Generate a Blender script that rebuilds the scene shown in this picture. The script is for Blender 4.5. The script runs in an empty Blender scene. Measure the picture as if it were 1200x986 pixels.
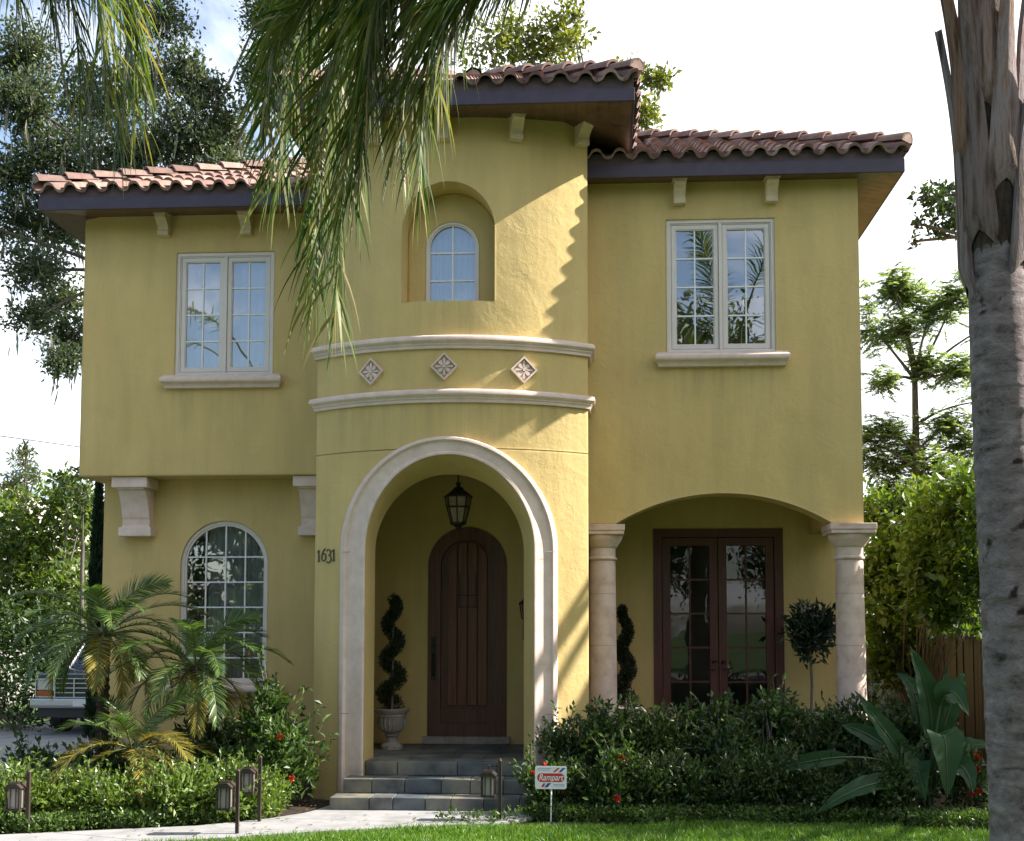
import bpy, bmesh, math, random
import numpy as np
from mathutils import Vector, Matrix
random.seed(7)
RNG = np.random.default_rng(11)
C = bpy.context.scene.collection
PI = math.pi

# ------------------------------------------------------------------ camera model
EYE = np.array([0, 0, 2.06]); YAW = math.radians(3.04); PIT = math.radians(3.65)
FPX, PCX, PCY = 1300.0, 633.0, 654.0
_R = np.array([math.cos(YAW), math.sin(YAW), 0])
_F = np.array([-math.sin(YAW)*math.cos(PIT), math.cos(YAW)*math.cos(PIT), math.sin(PIT)])
_U = np.cross(_R, _F)
def at(px, py, Y):
    v = _F + _R*(px-PCX)/FPX - _U*(py-PCY)/FPX
    return EYE + v*(Y/v[1])

# ------------------------------------------------------------------ mesh helpers
class MB:
    def __init__(s): s.v = []; s.f = []; s.n = 0; s.nv = []; s.nf = []; s.sm = True
    def add(s, pts, faces):
        b = s.n
        s.v.append(np.asarray(pts, float).reshape(-1, 3)); s.n += len(pts)
        for f in faces: s.f.append(tuple(b+i for i in f))
    def addnp(s, V, F):
        b = s.n
        V = np.asarray(V, float).reshape(-1, 3); s.v.append(V); s.n += len(V)
        s.nf.append(np.asarray(F, np.int64)+b)
    def empty(s): return s.n == 0
    def build(s, name, mat, parent=None, origin=None, smooth=None, bevel=0):
        V = np.concatenate(s.v) if s.v else np.zeros((0, 3))
        if origin is None:
            origin = np.array(world_loc(parent)) if parent is not None else np.zeros(3)
        V = V - np.asarray(origin)
        lens = []; idx = []
        if s.f:
            lens.append(np.array([len(f) for f in s.f], np.int64))
            idx.append(np.array([i for f in s.f for i in f], np.int64))
        for A in s.nf:
            lens.append(np.full(len(A), A.shape[1], np.int64)); idx.append(A.ravel())
        lens = np.concatenate(lens); idx = np.concatenate(idx)
        me = bpy.data.meshes.new(name)
        me.vertices.add(len(V)); me.vertices.foreach_set('co', V.ravel().astype(np.float32))
        me.loops.add(len(idx)); me.loops.foreach_set('vertex_index', idx.astype(np.int32))
        me.polygons.add(len(lens))
        st = np.concatenate([[0], np.cumsum(lens)[:-1]])
        me.polygons.foreach_set('loop_start', st.astype(np.int32))
        me.update(calc_edges=True); me.validate()
        if smooth is not None:
            me.polygons.foreach_set('use_smooth', np.ones(len(me.polygons), bool))
            if smooth > 0: me.set_sharp_from_angle(angle=math.radians(smooth))
        else: me.polygons.foreach_set('use_smooth', np.zeros(len(me.polygons), bool))
        me.materials.append(mat)
        o = bpy.data.objects.new(name, me); C.objects.link(o)
        if parent is not None: o.parent = parent
        elif origin is not None: o.location = origin
        if bevel:
            m = o.modifiers.new('bevel', 'BEVEL'); m.width = bevel; m.segments = 2
            m.limit_method = 'ANGLE'; m.angle_limit = math.radians(40)
        return o
WL = {}
def world_loc(o):
    L = Vector((0, 0, 0))
    while o is not None: L += o.location; o = o.parent
    return L
def tag(o, label, cat, group=None, kind=None):
    o['label'] = label; o['category'] = cat
    if group: o['group'] = group
    if kind: o['kind'] = kind
    return o
def thing(name, label, cat, loc=(0, 0, 0), group=None):
    o = bpy.data.objects.new(name, None); C.objects.link(o); o.location = loc
    o.empty_display_size = .2
    return tag(o, label, cat, group)
def structure(o): o['kind'] = 'structure'; return o
def part_empty(name, parent, loc=(0, 0, 0)):
    o = bpy.data.objects.new(name, None); C.objects.link(o); o.parent = parent
    o.location = Vector(loc) - world_loc(parent); return o
def dup(root, loc, rz=0, sc=1, label=None):
    r = root.copy(); C.objects.link(r); r.location = loc; r.rotation_euler = (0, 0, rz); r.scale = (sc,)*3
    if label: r['label'] = label
    for ch in list(root.children):
        c = ch.copy(); C.objects.link(c); c.parent = r
        for g in ch.children:
            d = g.copy(); C.objects.link(d); d.parent = c
    return r

def box(m, x0, x1, y0, y1, z0, z1):
    P = [(x, y, z) for z in (z0, z1) for y in (y0, y1) for x in (x0, x1)]
    m.add(P, [(0, 2, 3, 1), (4, 5, 7, 6), (0, 1, 5, 4), (2, 6, 7, 3), (0, 4, 6, 2), (1, 3, 7, 5)])
def prism(m, poly, fn, d0, d1):
    """poly: 2-D outline (ccw), fn(a, b, d) -> xyz, extruded from d0 to d1"""
    n = len(poly)
    m.add([fn(a, b, d0) for a, b in poly]+[fn(a, b, d1) for a, b in poly],
          [tuple(range(n))[::-1], tuple(range(n, 2*n))]+[(i, (i+1) % n, n+(i+1) % n, n+i) for i in range(n)])
def grid(m, rows, closed=False, flip=False):
    rows = [list(r) for r in rows]; n = len(rows[0]); fs = []
    for i in range(len(rows)-1):
        for j in range(n if closed else n-1):
            a, b = i*n+j, i*n+(j+1) % n
            q = (a, b, b+n, a+n); fs.append(q[::-1] if flip else q)
    m.add([p for r in rows for p in r], fs)
def frames(pts):
    pts = [Vector(p) for p in pts]; out = []
    up = Vector((0, 0, 1))
    t0 = (pts[1]-pts[0]).normalized()
    if abs(t0.dot(up)) > .95: up = Vector((0, 1, 0))
    s = t0.cross(up).normalized()
    for i, p in enumerate(pts):
        t = (pts[min(i+1, len(pts)-1)]-pts[max(i-1, 0)]).normalized()
        s = (s - t*s.dot(t)).normalized(); out.append((p, t, s, t.cross(s)))
    return out
def tube(m, pts, radii, n=8, cap=True):
    if not hasattr(radii, '__len__'): radii = [radii]*len(pts)
    rows = []
    for (p, t, s, u), r in zip(frames(pts), radii):
        rows.append([p + (s*math.cos(2*PI*k/n)+u*math.sin(2*PI*k/n))*r for k in range(n)])
    grid(m, rows, True, True)
    if cap:
        m.add(rows[0], [tuple(range(n))]); m.add(rows[-1], [tuple(range(n))[::-1]])
def lathe(m, prof, c=(0, 0, 0), n=24):
    rows = [[(c[0]+r*math.cos(2*PI*k/n), c[1]+r*math.sin(2*PI*k/n), c[2]+z) for k in range(n)] for r, z in prof]
    grid(m, rows, True)
    m.add(rows[0], [tuple(range(n))[::-1]]); m.add(rows[-1], [tuple(range(n))])
def bez(P, n):
    P = [np.array(p, float) for p in P]; out = []
    for i in range(n+1):
        t = i/n; Q = P
        while len(Q) > 1: Q = [Q[k]*(1-t)+Q[k+1]*t for k in range(len(Q)-1)]
        out.append(Q[0])
    return out
def nrm(a): return a/np.maximum(np.linalg.norm(a, axis=-1, keepdims=True), 1e-9)
def leaves(m, pos, d, L, w=.5, fold=.12, flat=.6, mid=.45):
    """diamond leaves: pos, direction, length; flat = how much faces look up"""
    n = len(pos); d = nrm(d); L = np.broadcast_to(np.asarray(L, float), (n,))[:, None]
    up = nrm(RNG.normal(size=(n, 3))*(1-flat) + np.array([0, 0, 1.0])*flat)
    s = nrm(np.cross(d, up)); nn = np.cross(s, d)
    M = pos + d*L*mid
    V = np.stack([pos, M+s*L*w*.5+nn*L*fold, pos+d*L, M-s*L*w*.5+nn*L*fold], 1).reshape(-1, 3)
    b = np.arange(n)[:, None]*4
    m.addnp(V, np.concatenate([b+[0, 3, 2], b+[0, 2, 1]], 0))
def rnd_dirs(n, up=0.0):
    d = RNG.normal(size=(n, 3)); d[:, 2] += up; return nrm(d)

# ------------------------------------------------------------------ materials
def mat(name):
    m = bpy.data.materials.new(name); m.use_nodes = True
    nt = m.node_tree; b = nt.nodes['Principled BSDF']; return m, nt, b
def N(nt, t, **k):
    n = nt.nodes.new(t)
    for a, v in k.items():
        if a.startswith('i_'):
            key = a[2:]; n.inputs[int(key) if key.isdigit() else key].default_value = v
        else: setattr(n, a, v)
    return n
def ramp(nt, cols, src):
    r = N(nt, 'ShaderNodeValToRGB'); e = r.color_ramp.elements
    while len(e) < len(cols): e.new(.5)
    for k, (p, c) in enumerate(cols): e[k].position = p; e[k].color = (*c, 1)
    nt.links.new(src, r.inputs[0]); return r
def noise_mat(name, cols, scale=4, rough=.8, bump=0, bscale=40, detail=6, bevel=0, bump2=0, b2scale=3, spec=.3, stretch=None, bdist=.02):
    m, nt, b = mat(name)
    tc = N(nt, 'ShaderNodeTexCoord'); src = tc.outputs['Object']
    if stretch:
        mp = N(nt, 'ShaderNodeMapping'); mp.inputs['Scale'].default_value = stretch
        nt.links.new(src, mp.inputs[0]); src = mp.outputs[0]
    n = N(nt, 'ShaderNodeTexNoise', i_Scale=scale, i_Detail=detail, i_Roughness=.62); nt.links.new(src, n.inputs['Vector'])
    r = ramp(nt, cols, n.outputs['Fac']); nt.links.new(r.outputs[0], b.inputs['Base Color'])
    b.inputs['Roughness'].default_value = rough; b.inputs['Specular IOR Level'].default_value = spec
    last = None
    if bevel:
        bv = N(nt, 'ShaderNodeBevel', samples=4); bv.inputs['Radius'].default_value = bevel; last = bv.outputs[0]
    for bs, sc in ((bump2, b2scale), (bump, bscale)):
        if bs:
            n2 = N(nt, 'ShaderNodeTexNoise', i_Scale=sc, i_Detail=5, i_Roughness=.6); nt.links.new(src, n2.inputs['Vector'])
            bp = N(nt, 'ShaderNodeBump'); bp.inputs['Strength'].default_value = bs; bp.inputs['Distance'].default_value = bdist
            nt.links.new(n2.outputs['Fac'], bp.inputs['Height'])
            if last: nt.links.new(last, bp.inputs['Normal'])
            last = bp.outputs[0]
    if last: nt.links.new(last, b.inputs['Normal'])
    return m
def leaf_mat(name, cols, rough=.42, trans=.35, spec=.45, tcol=None):
    m, nt, b = mat(name)
    g = N(nt, 'ShaderNodeNewGeometry')
    r = ramp(nt, [(i/(len(cols)-1), c) for i, c in enumerate(cols)], g.outputs['Random Per Island'])
    nt.links.new(r.outputs[0], b.inputs['Base Color'])
    b.inputs['Roughness'].default_value = rough; b.inputs['Specular IOR Level'].default_value = spec
    t = N(nt, 'ShaderNodeBsdfTranslucent')
    mx = N(nt, 'ShaderNodeMix', data_type='RGBA', blend_type='MULTIPLY'); mx.inputs[0].default_value = 1
    nt.links.new(r.outputs[0], mx.inputs[6]); mx.inputs[7].default_value = (*(tcol or (1.5, 1.6, .6)), 1)
    nt.links.new(mx.outputs[2], t.inputs['Color'])
    ms = N(nt, 'ShaderNodeMixShader'); ms.inputs[0].default_value = trans
    nt.links.new(b.outputs[0], ms.inputs[1]); nt.links.new(t.outputs[0], ms.inputs[2])
    nt.links.new(ms.outputs[0], nt.nodes['Material Output'].inputs[0]); return m
def plain(name, c, rough=.5, metal=0, spec=.5):
    m, nt, b = mat(name); b.inputs['Base Color'].default_value = (*c, 1); b.inputs['Roughness'].default_value = rough
    b.inputs['Metallic'].default_value = metal; b.inputs['Specular IOR Level'].default_value = spec; return m

M = {}
def stucco(name, bump2):
    """painted stucco, trowelled: broad trowel waves, ridges and fine sand"""
    m, nt, b = mat(name)
    tc = N(nt, 'ShaderNodeTexCoord'); o = tc.outputs['Object']
    n = N(nt, 'ShaderNodeTexNoise', i_Scale=1.1, i_Detail=7, i_Roughness=.6); nt.links.new(o, n.inputs['Vector'])
    r = ramp(nt, [(.25, (.53, .393, .16)), (.55, (.575, .43, .18)), (.8, (.61, .462, .205))], n.outputs['Fac'])
    mp = N(nt, 'ShaderNodeMapping'); mp.inputs['Scale'].default_value = (2.2, 2.2, .35); nt.links.new(o, mp.inputs[0])
    st = N(nt, 'ShaderNodeTexNoise', i_Scale=1.6, i_Detail=5, i_Roughness=.65); nt.links.new(mp.outputs[0], st.inputs['Vector'])
    sr = ramp(nt, [(.35, (.86, .87, .88)), (.6, (1, 1, 1))], st.outputs['Fac'])
    mx = N(nt, 'ShaderNodeMix', data_type='RGBA', blend_type='MULTIPLY'); mx.inputs[0].default_value = .85
    nt.links.new(r.outputs[0], mx.inputs[6]); nt.links.new(sr.outputs[0], mx.inputs[7]); nt.links.new(mx.outputs[2], b.inputs['Base Color'])
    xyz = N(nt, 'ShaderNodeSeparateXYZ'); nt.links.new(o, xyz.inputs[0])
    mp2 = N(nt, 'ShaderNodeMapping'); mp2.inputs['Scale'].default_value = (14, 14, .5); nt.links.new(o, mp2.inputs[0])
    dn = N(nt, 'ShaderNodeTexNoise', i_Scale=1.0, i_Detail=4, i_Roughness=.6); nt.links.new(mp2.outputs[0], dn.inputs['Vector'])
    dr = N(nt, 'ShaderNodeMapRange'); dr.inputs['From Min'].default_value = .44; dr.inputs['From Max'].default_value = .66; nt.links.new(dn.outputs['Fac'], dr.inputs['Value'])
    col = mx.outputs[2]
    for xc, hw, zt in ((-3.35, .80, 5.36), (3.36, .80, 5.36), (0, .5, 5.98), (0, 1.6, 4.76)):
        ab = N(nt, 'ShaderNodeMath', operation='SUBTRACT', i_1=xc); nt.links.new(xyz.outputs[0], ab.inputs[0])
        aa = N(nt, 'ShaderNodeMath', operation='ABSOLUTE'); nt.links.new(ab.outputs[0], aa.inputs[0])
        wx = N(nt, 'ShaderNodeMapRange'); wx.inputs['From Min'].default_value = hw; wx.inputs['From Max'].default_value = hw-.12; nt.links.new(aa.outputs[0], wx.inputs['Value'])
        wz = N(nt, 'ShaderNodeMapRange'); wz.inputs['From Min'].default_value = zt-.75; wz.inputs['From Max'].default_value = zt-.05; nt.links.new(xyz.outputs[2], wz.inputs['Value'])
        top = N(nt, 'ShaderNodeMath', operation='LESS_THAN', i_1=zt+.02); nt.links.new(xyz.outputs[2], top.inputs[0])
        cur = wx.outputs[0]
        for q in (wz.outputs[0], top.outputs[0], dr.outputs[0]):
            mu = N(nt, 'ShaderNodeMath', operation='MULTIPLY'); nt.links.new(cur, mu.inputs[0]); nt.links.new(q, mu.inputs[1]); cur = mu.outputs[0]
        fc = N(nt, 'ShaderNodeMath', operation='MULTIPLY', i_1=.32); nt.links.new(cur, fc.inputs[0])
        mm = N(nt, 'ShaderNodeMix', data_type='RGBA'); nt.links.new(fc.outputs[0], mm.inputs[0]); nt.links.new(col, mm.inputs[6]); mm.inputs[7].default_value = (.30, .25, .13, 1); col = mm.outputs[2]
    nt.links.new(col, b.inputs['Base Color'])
    b.inputs['Roughness'].default_value = .85; b.inputs['Specular IOR Level'].default_value = .25
    bv = N(nt, 'ShaderNodeBevel', samples=4); bv.inputs['Radius'].default_value = .045
    last = bv.outputs[0]
    for sc, stg, dist, det in ((2.6, bump2, .05, 3), (9, bump2*.8, .02, 4), (28, .3, .008, 3), (130, .45, .006, 2)):
        q = N(nt, 'ShaderNodeTexNoise', i_Scale=sc, i_Detail=det, i_Roughness=.55, i_Distortion=.6); nt.links.new(o, q.inputs['Vector'])
        bp = N(nt, 'ShaderNodeBump'); bp.inputs['Strength'].default_value = stg; bp.inputs['Distance'].default_value = dist
        nt.links.new(q.outputs['Fac'], bp.inputs['Height']); nt.links.new(last, bp.inputs['Normal']); last = bp.outputs[0]
    rn = N(nt, 'ShaderNodeTexNoise', i_Scale=4.5, i_Detail=2, i_Roughness=.5, i_Distortion=1.6); nt.links.new(o, rn.inputs['Vector'])
    rr = N(nt, 'ShaderNodeMapRange'); rr.inputs['From Min'].default_value = .60; rr.inputs['From Max'].default_value = .68; nt.links.new(rn.outputs['Fac'], rr.inputs['Value'])
    bp = N(nt, 'ShaderNodeBump'); bp.inputs['Strength'].default_value = .13; bp.inputs['Distance'].default_value = .010
    nt.links.new(rr.outputs[0], bp.inputs['Height']); nt.links.new(last, bp.inputs['Normal']); last = bp.outputs[0]
    nt.links.new(last, b.inputs['Normal']); return m
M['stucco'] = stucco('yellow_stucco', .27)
M['stone'] = noise_mat('cast_stone', [(.3, (.57, .44, .375)), (.55, (.665, .53, .465)), (.75, (.72, .585, .52))], 6, .8, .35, 90, bump2=.1, b2scale=8, bdist=.01)
M['stone2'] = noise_mat('column_stone', [(.3, (.44, .32, .26)), (.5, (.59, .455, .385)), (.72, (.66, .53, .46))], 5, .8, .3, 60, bdist=.01)
M['bracket'] = noise_mat('bracket_stone', [(.3, (.50, .40, .26)), (.7, (.62, .51, .35))], 8, .8, .3, 60, bdist=.01)
M['fascia'] = noise_mat('dark_plum_paint', [(.3, (.046, .036, .054)), (.7, (.062, .05, .074))], 5, .5, .08, 60)
M['birdstop'] = noise_mat('dark_mortar', [(.3, (.07, .048, .05)), (.7, (.10, .07, .07))], 8, .8, .3, 40)
M['frame'] = noise_mat('window_frame_paint', [(.3, (.60, .545, .50)), (.7, (.66, .605, .56))], 3, .5)
M['muntin'] = plain('muntin_white', (.74, .73, .72), .5)
M['dark'] = plain('blackened_iron', (.018, .016, .015), .45, .3)
M['inside'] = noise_mat('interior_wall', [(.3, (.25, .22, .18)), (.7, (.3, .27, .22))], 2, .9)
M['slate'] = None
M['urn'] = noise_mat('weathered_urn', [(.3, (.22, .19, .165)), (.6, (.32, .285, .25)), (.8, (.4, .36, .32))], 12, .85, .4, 60)

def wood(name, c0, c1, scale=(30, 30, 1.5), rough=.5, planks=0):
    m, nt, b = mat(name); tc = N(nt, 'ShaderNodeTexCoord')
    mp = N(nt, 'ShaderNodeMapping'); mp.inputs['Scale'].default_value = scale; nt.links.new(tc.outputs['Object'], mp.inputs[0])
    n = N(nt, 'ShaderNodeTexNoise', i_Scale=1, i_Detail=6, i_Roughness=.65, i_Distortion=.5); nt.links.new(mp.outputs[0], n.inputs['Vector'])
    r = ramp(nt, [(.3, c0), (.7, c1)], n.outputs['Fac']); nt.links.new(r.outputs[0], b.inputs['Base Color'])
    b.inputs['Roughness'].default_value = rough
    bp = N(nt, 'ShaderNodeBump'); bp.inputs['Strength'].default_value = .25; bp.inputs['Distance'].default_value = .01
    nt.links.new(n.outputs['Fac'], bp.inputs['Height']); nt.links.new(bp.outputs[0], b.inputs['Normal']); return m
M['door'] = wood('dark_oak', (.075, .022, .011), (.20, .068, .03))
M['doortrim'] = wood('dark_oak_frame', (.055, .02, .010), (.13, .048, .023))
M['french'] = wood('red_mahogany', (.06, .018, .012), (.115, .034, .022))
M['soffit'] = wood('stained_soffit', (.075, .040, .024), (.16, .085, .05), (6, 6, 6))
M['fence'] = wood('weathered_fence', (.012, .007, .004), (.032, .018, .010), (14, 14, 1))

def slate(name):
    m, nt, b = mat(name); tc = N(nt, 'ShaderNodeTexCoord')
    n = N(nt, 'ShaderNodeTexNoise', i_Scale=2.6, i_Detail=7, i_Roughness=.6); nt.links.new(tc.outputs['Object'], n.inputs['Vector'])
    g = N(nt, 'ShaderNodeNewGeometry')
    r = ramp(nt, [(0, (.085, .11, .125)), (.25, (.17, .16, .125)), (.45, (.11, .13, .135)), (.62, (.21, .19, .16)), (.8, (.08, .10, .12)), (1, (.14, .15, .145))], g.outputs['Random Per Island'])
    r2 = ramp(nt, [(.36, (.38, .40, .43)), (.5, (.8, .8, .8)), (.64, (1.25, 1.15, 1.0))], n.outputs['Fac'])
    mx = N(nt, 'ShaderNodeMix', data_type='RGBA', blend_type='MULTIPLY'); mx.inputs[0].default_value = 1
    nt.links.new(r.outputs[0], mx.inputs[6]); nt.links.new(r2.outputs[0], mx.inputs[7]); nt.links.new(mx.outputs[2], b.inputs['Base Color'])
    b.inputs['Roughness'].default_value = .6
    bp = N(nt, 'ShaderNodeBump'); bp.inputs['Strength'].default_value = .4; bp.inputs['Distance'].default_value = .01
    n2 = N(nt, 'ShaderNodeTexNoise', i_Scale=14, i_Detail=5); nt.links.new(tc.outputs['Object'], n2.inputs['Vector'])
    nt.links.new(n2.outputs['Fac'], bp.inputs['Height']); nt.links.new(bp.outputs[0], b.inputs['Normal']); return m
M['slate'] = slate('slate_tiles')
def tile_mat():
    m, nt, b = mat('terracotta_tile'); tc = N(nt, 'ShaderNodeTexCoord'); g = N(nt, 'ShaderNodeNewGeometry')
    r = ramp(nt, [(0, (.15, .078, .060)), (.3, (.22, .13, .10)), (.55, (.27, .18, .145)), (.75, (.17, .092, .075)), (1, (.33, .24, .195))], g.outputs['Random Per Island'])
    n = N(nt, 'ShaderNodeTexNoise', i_Scale=5, i_Detail=8, i_Roughness=.65); nt.links.new(tc.outputs['Object'], n.inputs['Vector'])
    r2 = ramp(nt, [(.3, (.55, .5, .5)), (.65, (1.1, 1.08, 1.05))], n.outputs['Fac'])
    mx = N(nt, 'ShaderNodeMix', data_type='RGBA', blend_type='MULTIPLY'); mx.inputs[0].default_value = 1
    nt.links.new(r.outputs[0], mx.inputs[6]); nt.links.new(r2.outputs[0], mx.inputs[7]); nt.links.new(mx.outputs[2], b.inputs['Base Color'])
    b.inputs['Roughness'].default_value = .75
    bp = N(nt, 'ShaderNodeBump'); bp.inputs['Strength'].default_value = .3; bp.inputs['Distance'].default_value = .01
    n2 = N(nt, 'ShaderNodeTexNoise', i_Scale=50, i_Detail=4); nt.links.new(tc.outputs['Object'], n2.inputs['Vector'])
    nt.links.new(n2.outputs['Fac'], bp.inputs['Height']); nt.links.new(bp.outputs[0], b.inputs['Normal']); return m
M['tile'] = tile_mat()
def glass(name, refl, tint):
    """double glazing: mirror-like reflection that grows at grazing angles over a dim see-through"""
    m, nt, b = mat(name); nt.nodes.remove(b)
    fr = N(nt, 'ShaderNodeFresnel', i_IOR=1.5)
    ad = N(nt, 'ShaderNodeMath', operation='ADD'); ad.inputs[1].default_value = refl; ad.use_clamp = True; nt.links.new(fr.outputs[0], ad.inputs[0])
    gl = N(nt, 'ShaderNodeBsdfGlossy'); gl.inputs['Roughness'].default_value = .012
    tc = N(nt, 'ShaderNodeTexCoord'); n = N(nt, 'ShaderNodeTexNoise', i_Scale=1.3, i_Detail=2); nt.links.new(tc.outputs['Object'], n.inputs['Vector'])
    bp = N(nt, 'ShaderNodeBump'); bp.inputs['Strength'].default_value = .12; bp.inputs['Distance'].default_value = .03
    nt.links.new(n.outputs['Fac'], bp.inputs['Height']); nt.links.new(bp.outputs[0], gl.inputs['Normal'])
    tr = N(nt, 'ShaderNodeBsdfTransparent'); tr.inputs[0].default_value = (*tint, 1)
    ms = N(nt, 'ShaderNodeMixShader'); nt.links.new(ad.outputs[0], ms.inputs[0]); nt.links.new(tr.outputs[0], ms.inputs[1]); nt.links.new(gl.outputs[0], ms.inputs[2])
    nt.links.new(ms.outputs[0], nt.nodes['Material Output'].inputs[0]); return m
M['glass'] = glass('window_glass', .32, (.75, .8, .8))
M['glass2'] = glass('door_glass', .02, (.7, .72, .7))
# vegetation
M['bark'] = noise_mat('oak_bark', [(.3, (.06, .05, .042)), (.7, (.14, .12, .10))], 6, .9, .5, 25, stretch=(1, 1, .3))
M['greybark'] = noise_mat('grey_twig_bark', [(.3, (.12, .105, .085)), (.7, (.22, .19, .16))], 8, .9, .4, 30)
M['oak'] = leaf_mat('oak_leaf', [(.022, .040, .016), (.04, .065, .024), (.055, .085, .03), (.10, .125, .04)])
M['oakfar'] = leaf_mat('pale_oak_leaf', [(.03, .048, .03), (.05, .07, .042), (.07, .092, .05), (.11, .13, .065)], rough=.4, spec=.5)
M['lime'] = leaf_mat('yellowish_leaf', [(.10, .12, .022), (.15, .16, .03), (.08, .10, .025), (.2, .19, .035)], trans=.45)
M['shrubL'] = leaf_mat('hedge_leaf_bright', [(.07, .125, .02), (.12, .19, .03), (.17, .235, .05), (.09, .15, .025)], rough=.35, trans=.3)
M['cover'] = leaf_mat('groundcover_leaf', [(.05, .095, .02), (.085, .14, .03), (.065, .115, .025)], rough=.4)
M['shrubR'] = leaf_mat('hedge_leaf_dark', [(.022, .045, .013), (.035, .066, .018), (.048, .085, .024), (.065, .105, .026)], rough=.4, trans=.25, spec=.4)
M['ixora'] = leaf_mat('ixora_leaf', [(.035, .07, .018), (.055, .10, .024), (.09, .145, .03)], rough=.45, trans=.25, spec=.3)
M['flower'] = leaf_mat('red_blossom', [(.42, .03, .015), (.5, .06, .02), (.35, .02, .015)], trans=.25, tcol=(1.2, .6, .5))
M['vine'] = leaf_mat('vine_leaf', [(.035, .07, .014), (.06, .105, .018), (.09, .14, .024), (.12, .165, .03)], trans=.4)
M['backshrub'] = leaf_mat('sunny_shrub_leaf', [(.05, .09, .02), (.10, .15, .03), (.16, .20, .045), (.07, .11, .03)], trans=.45)
M['conifer'] = leaf_mat('conifer_needles', [(.05, .07, .035), (.08, .10, .05), (.10, .12, .06)])
M['cypress'] = leaf_mat('cypress_leaf', [(.012, .03, .018), (.02, .045, .025)])
M['feather'] = leaf_mat('feathery_leaf', [(.13, .18, .12), (.18, .23, .14), (.23, .28, .12), (.15, .20, .12)], trans=.65)
M['topiary'] = leaf_mat('topiary_leaf', [(.015, .024, .012), (.03, .042, .02), (.04, .055, .025)], trans=.15)
M['standard'] = leaf_mat('glossy_dark_leaf', [(.012, .026, .014), (.02, .038, .02), (.03, .052, .026)], rough=.25, trans=.12, spec=.6)
M['palm'] = leaf_mat('queen_palm_leaflet', [(.03, .065, .018), (.05, .095, .022), (.085, .135, .028), (.15, .18, .045), (.22, .17, .07)], rough=.46, trans=.42, spec=.35)
M['date'] = leaf_mat('date_palm_leaflet', [(.035, .08, .02), (.06, .12, .028), (.10, .16, .04), (.16, .20, .05)], rough=.35, trans=.3, spec=.55)
M['dateyellow'] = leaf_mat('yellow_and_sunlit_leaflet', [(.22, .19, .03), (.30, .25, .04), (.17, .19, .035), (.30, .19, .03)], rough=.4, trans=.4, tcol=(1.3, 1.1, .5))  # yellow of the low palm, and painted sunlight on the taller palms
M['rachis'] = plain('palm_rachis', (.10, .115, .035), .45)
M['stalk'] = plain('paddle_stalk', (.045, .075, .028), .5)
M['banana'] = leaf_mat('paddle_leaf', [(.014, .045, .016), (.02, .058, .02), (.026, .065, .02)], rough=.5, trans=.2, spec=.2)
M['moss'] = leaf_mat('spanish_moss', [(.16, .16, .12), (.24, .23, .18), (.2, .2, .15)], rough=.9, trans=.4, tcol=(1, 1, .9))
M['grass'] = leaf_mat('grass_blade', [(.06, .14, .015), (.085, .19, .02), (.115, .225, .028), (.15, .21, .04)], rough=.45, trans=.4)
_m = M['grass']; _nt = _m.node_tree; _b = _nt.nodes['Principled BSDF']; _tc = N(_nt, 'ShaderNodeTexCoord'); _n = N(_nt, 'ShaderNodeTexNoise', i_Scale=1.6, i_Detail=5, i_Roughness=.65); _nt.links.new(_tc.outputs['Object'], _n.inputs['Vector'])
_r = ramp(_nt, [(.3, (.62, .7, .6)), (.52, (1, 1, 1)), (.72, (1.35, 1.12, 1.0))], _n.outputs['Fac']); _mx = N(_nt, 'ShaderNodeMix', data_type='RGBA', blend_type='MULTIPLY'); _mx.inputs[0].default_value = 1
_l = _b.inputs['Base Color'].links[0].from_socket; _nt.links.new(_l, _mx.inputs[6]); _nt.links.new(_r.outputs[0], _mx.inputs[7]); _nt.links.new(_mx.outputs[2], _b.inputs['Base Color'])
M['mulch'] = noise_mat('dark_mulch', [(.3, (.018, .012, .009)), (.6, (.05, .034, .024)), (.8, (.08, .055, .038))], 25, .95, .8, 60, bdist=.03)
M['lawnbase'] = noise_mat('lawn_soil', [(.3, (.035, .07, .012)), (.6, (.055, .10, .02)), (.8, (.075, .12, .03))], 14, .95, .6, 80)
M['concrete'] = noise_mat('walk_concrete', [(.3, (.20, .197, .195)), (.55, (.285, .28, .278)), (.8, (.33, .327, .32))], 3, .85, .3, 90, detail=8, bdist=.006)
M['asphalt'] = noise_mat('street_asphalt', [(.3, (.16, .155, .15)), (.7, (.22, .215, .21))], 6, .9, .3, 80)
M['trunk'] = None

# ------------------------------------------------------------------ the house
house = thing('house', 'two storey yellow stucco house with rounded entrance tower and terracotta tile roof', 'house', (-1.8, 13.9, 0))

def H_rect(u0, u1, z0, z1): return dict(u0=u0, u1=u1, zb=z0, zs=z1, za=z1)
def H_arch(u0, u1, z0, zs, za): return dict(u0=u0, u1=u1, zb=z0, zs=zs, za=za)
def h_top(h, u):
    if h['za'] == h['zs']: return h['za']
    c = (h['u0']+h['u1'])/2; r = (h['u1']-h['u0'])/2
    if h.get('seg'):                                        # segmental arch
        rise = h['za']-h['zs']; R = (r*r+rise*rise)/(2*rise)
        return h['za']-R+math.sqrt(max(0, R*R-(u-c)**2))
    return h['zs']+(h['za']-h['zs'])*math.sqrt(max(0, 1-((u-c)/r)**2))
def h_us(h, n=40):
    if h['za'] == h['zs']: return [h['u0'], h['u1']]
    c = (h['u0']+h['u1'])/2; r = (h['u1']-h['u0'])/2
    return [c-r*math.cos(PI*k/n) for k in range(n+1)]
def outline(h, n=40, closed=True):
    p = [(h['u0'], h['zb'])]+[(u, h_top(h, u)) for u in h_us(h, n)]+[(h['u1'], h['zb'])]
    return p+[p[0]] if closed else p
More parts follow.
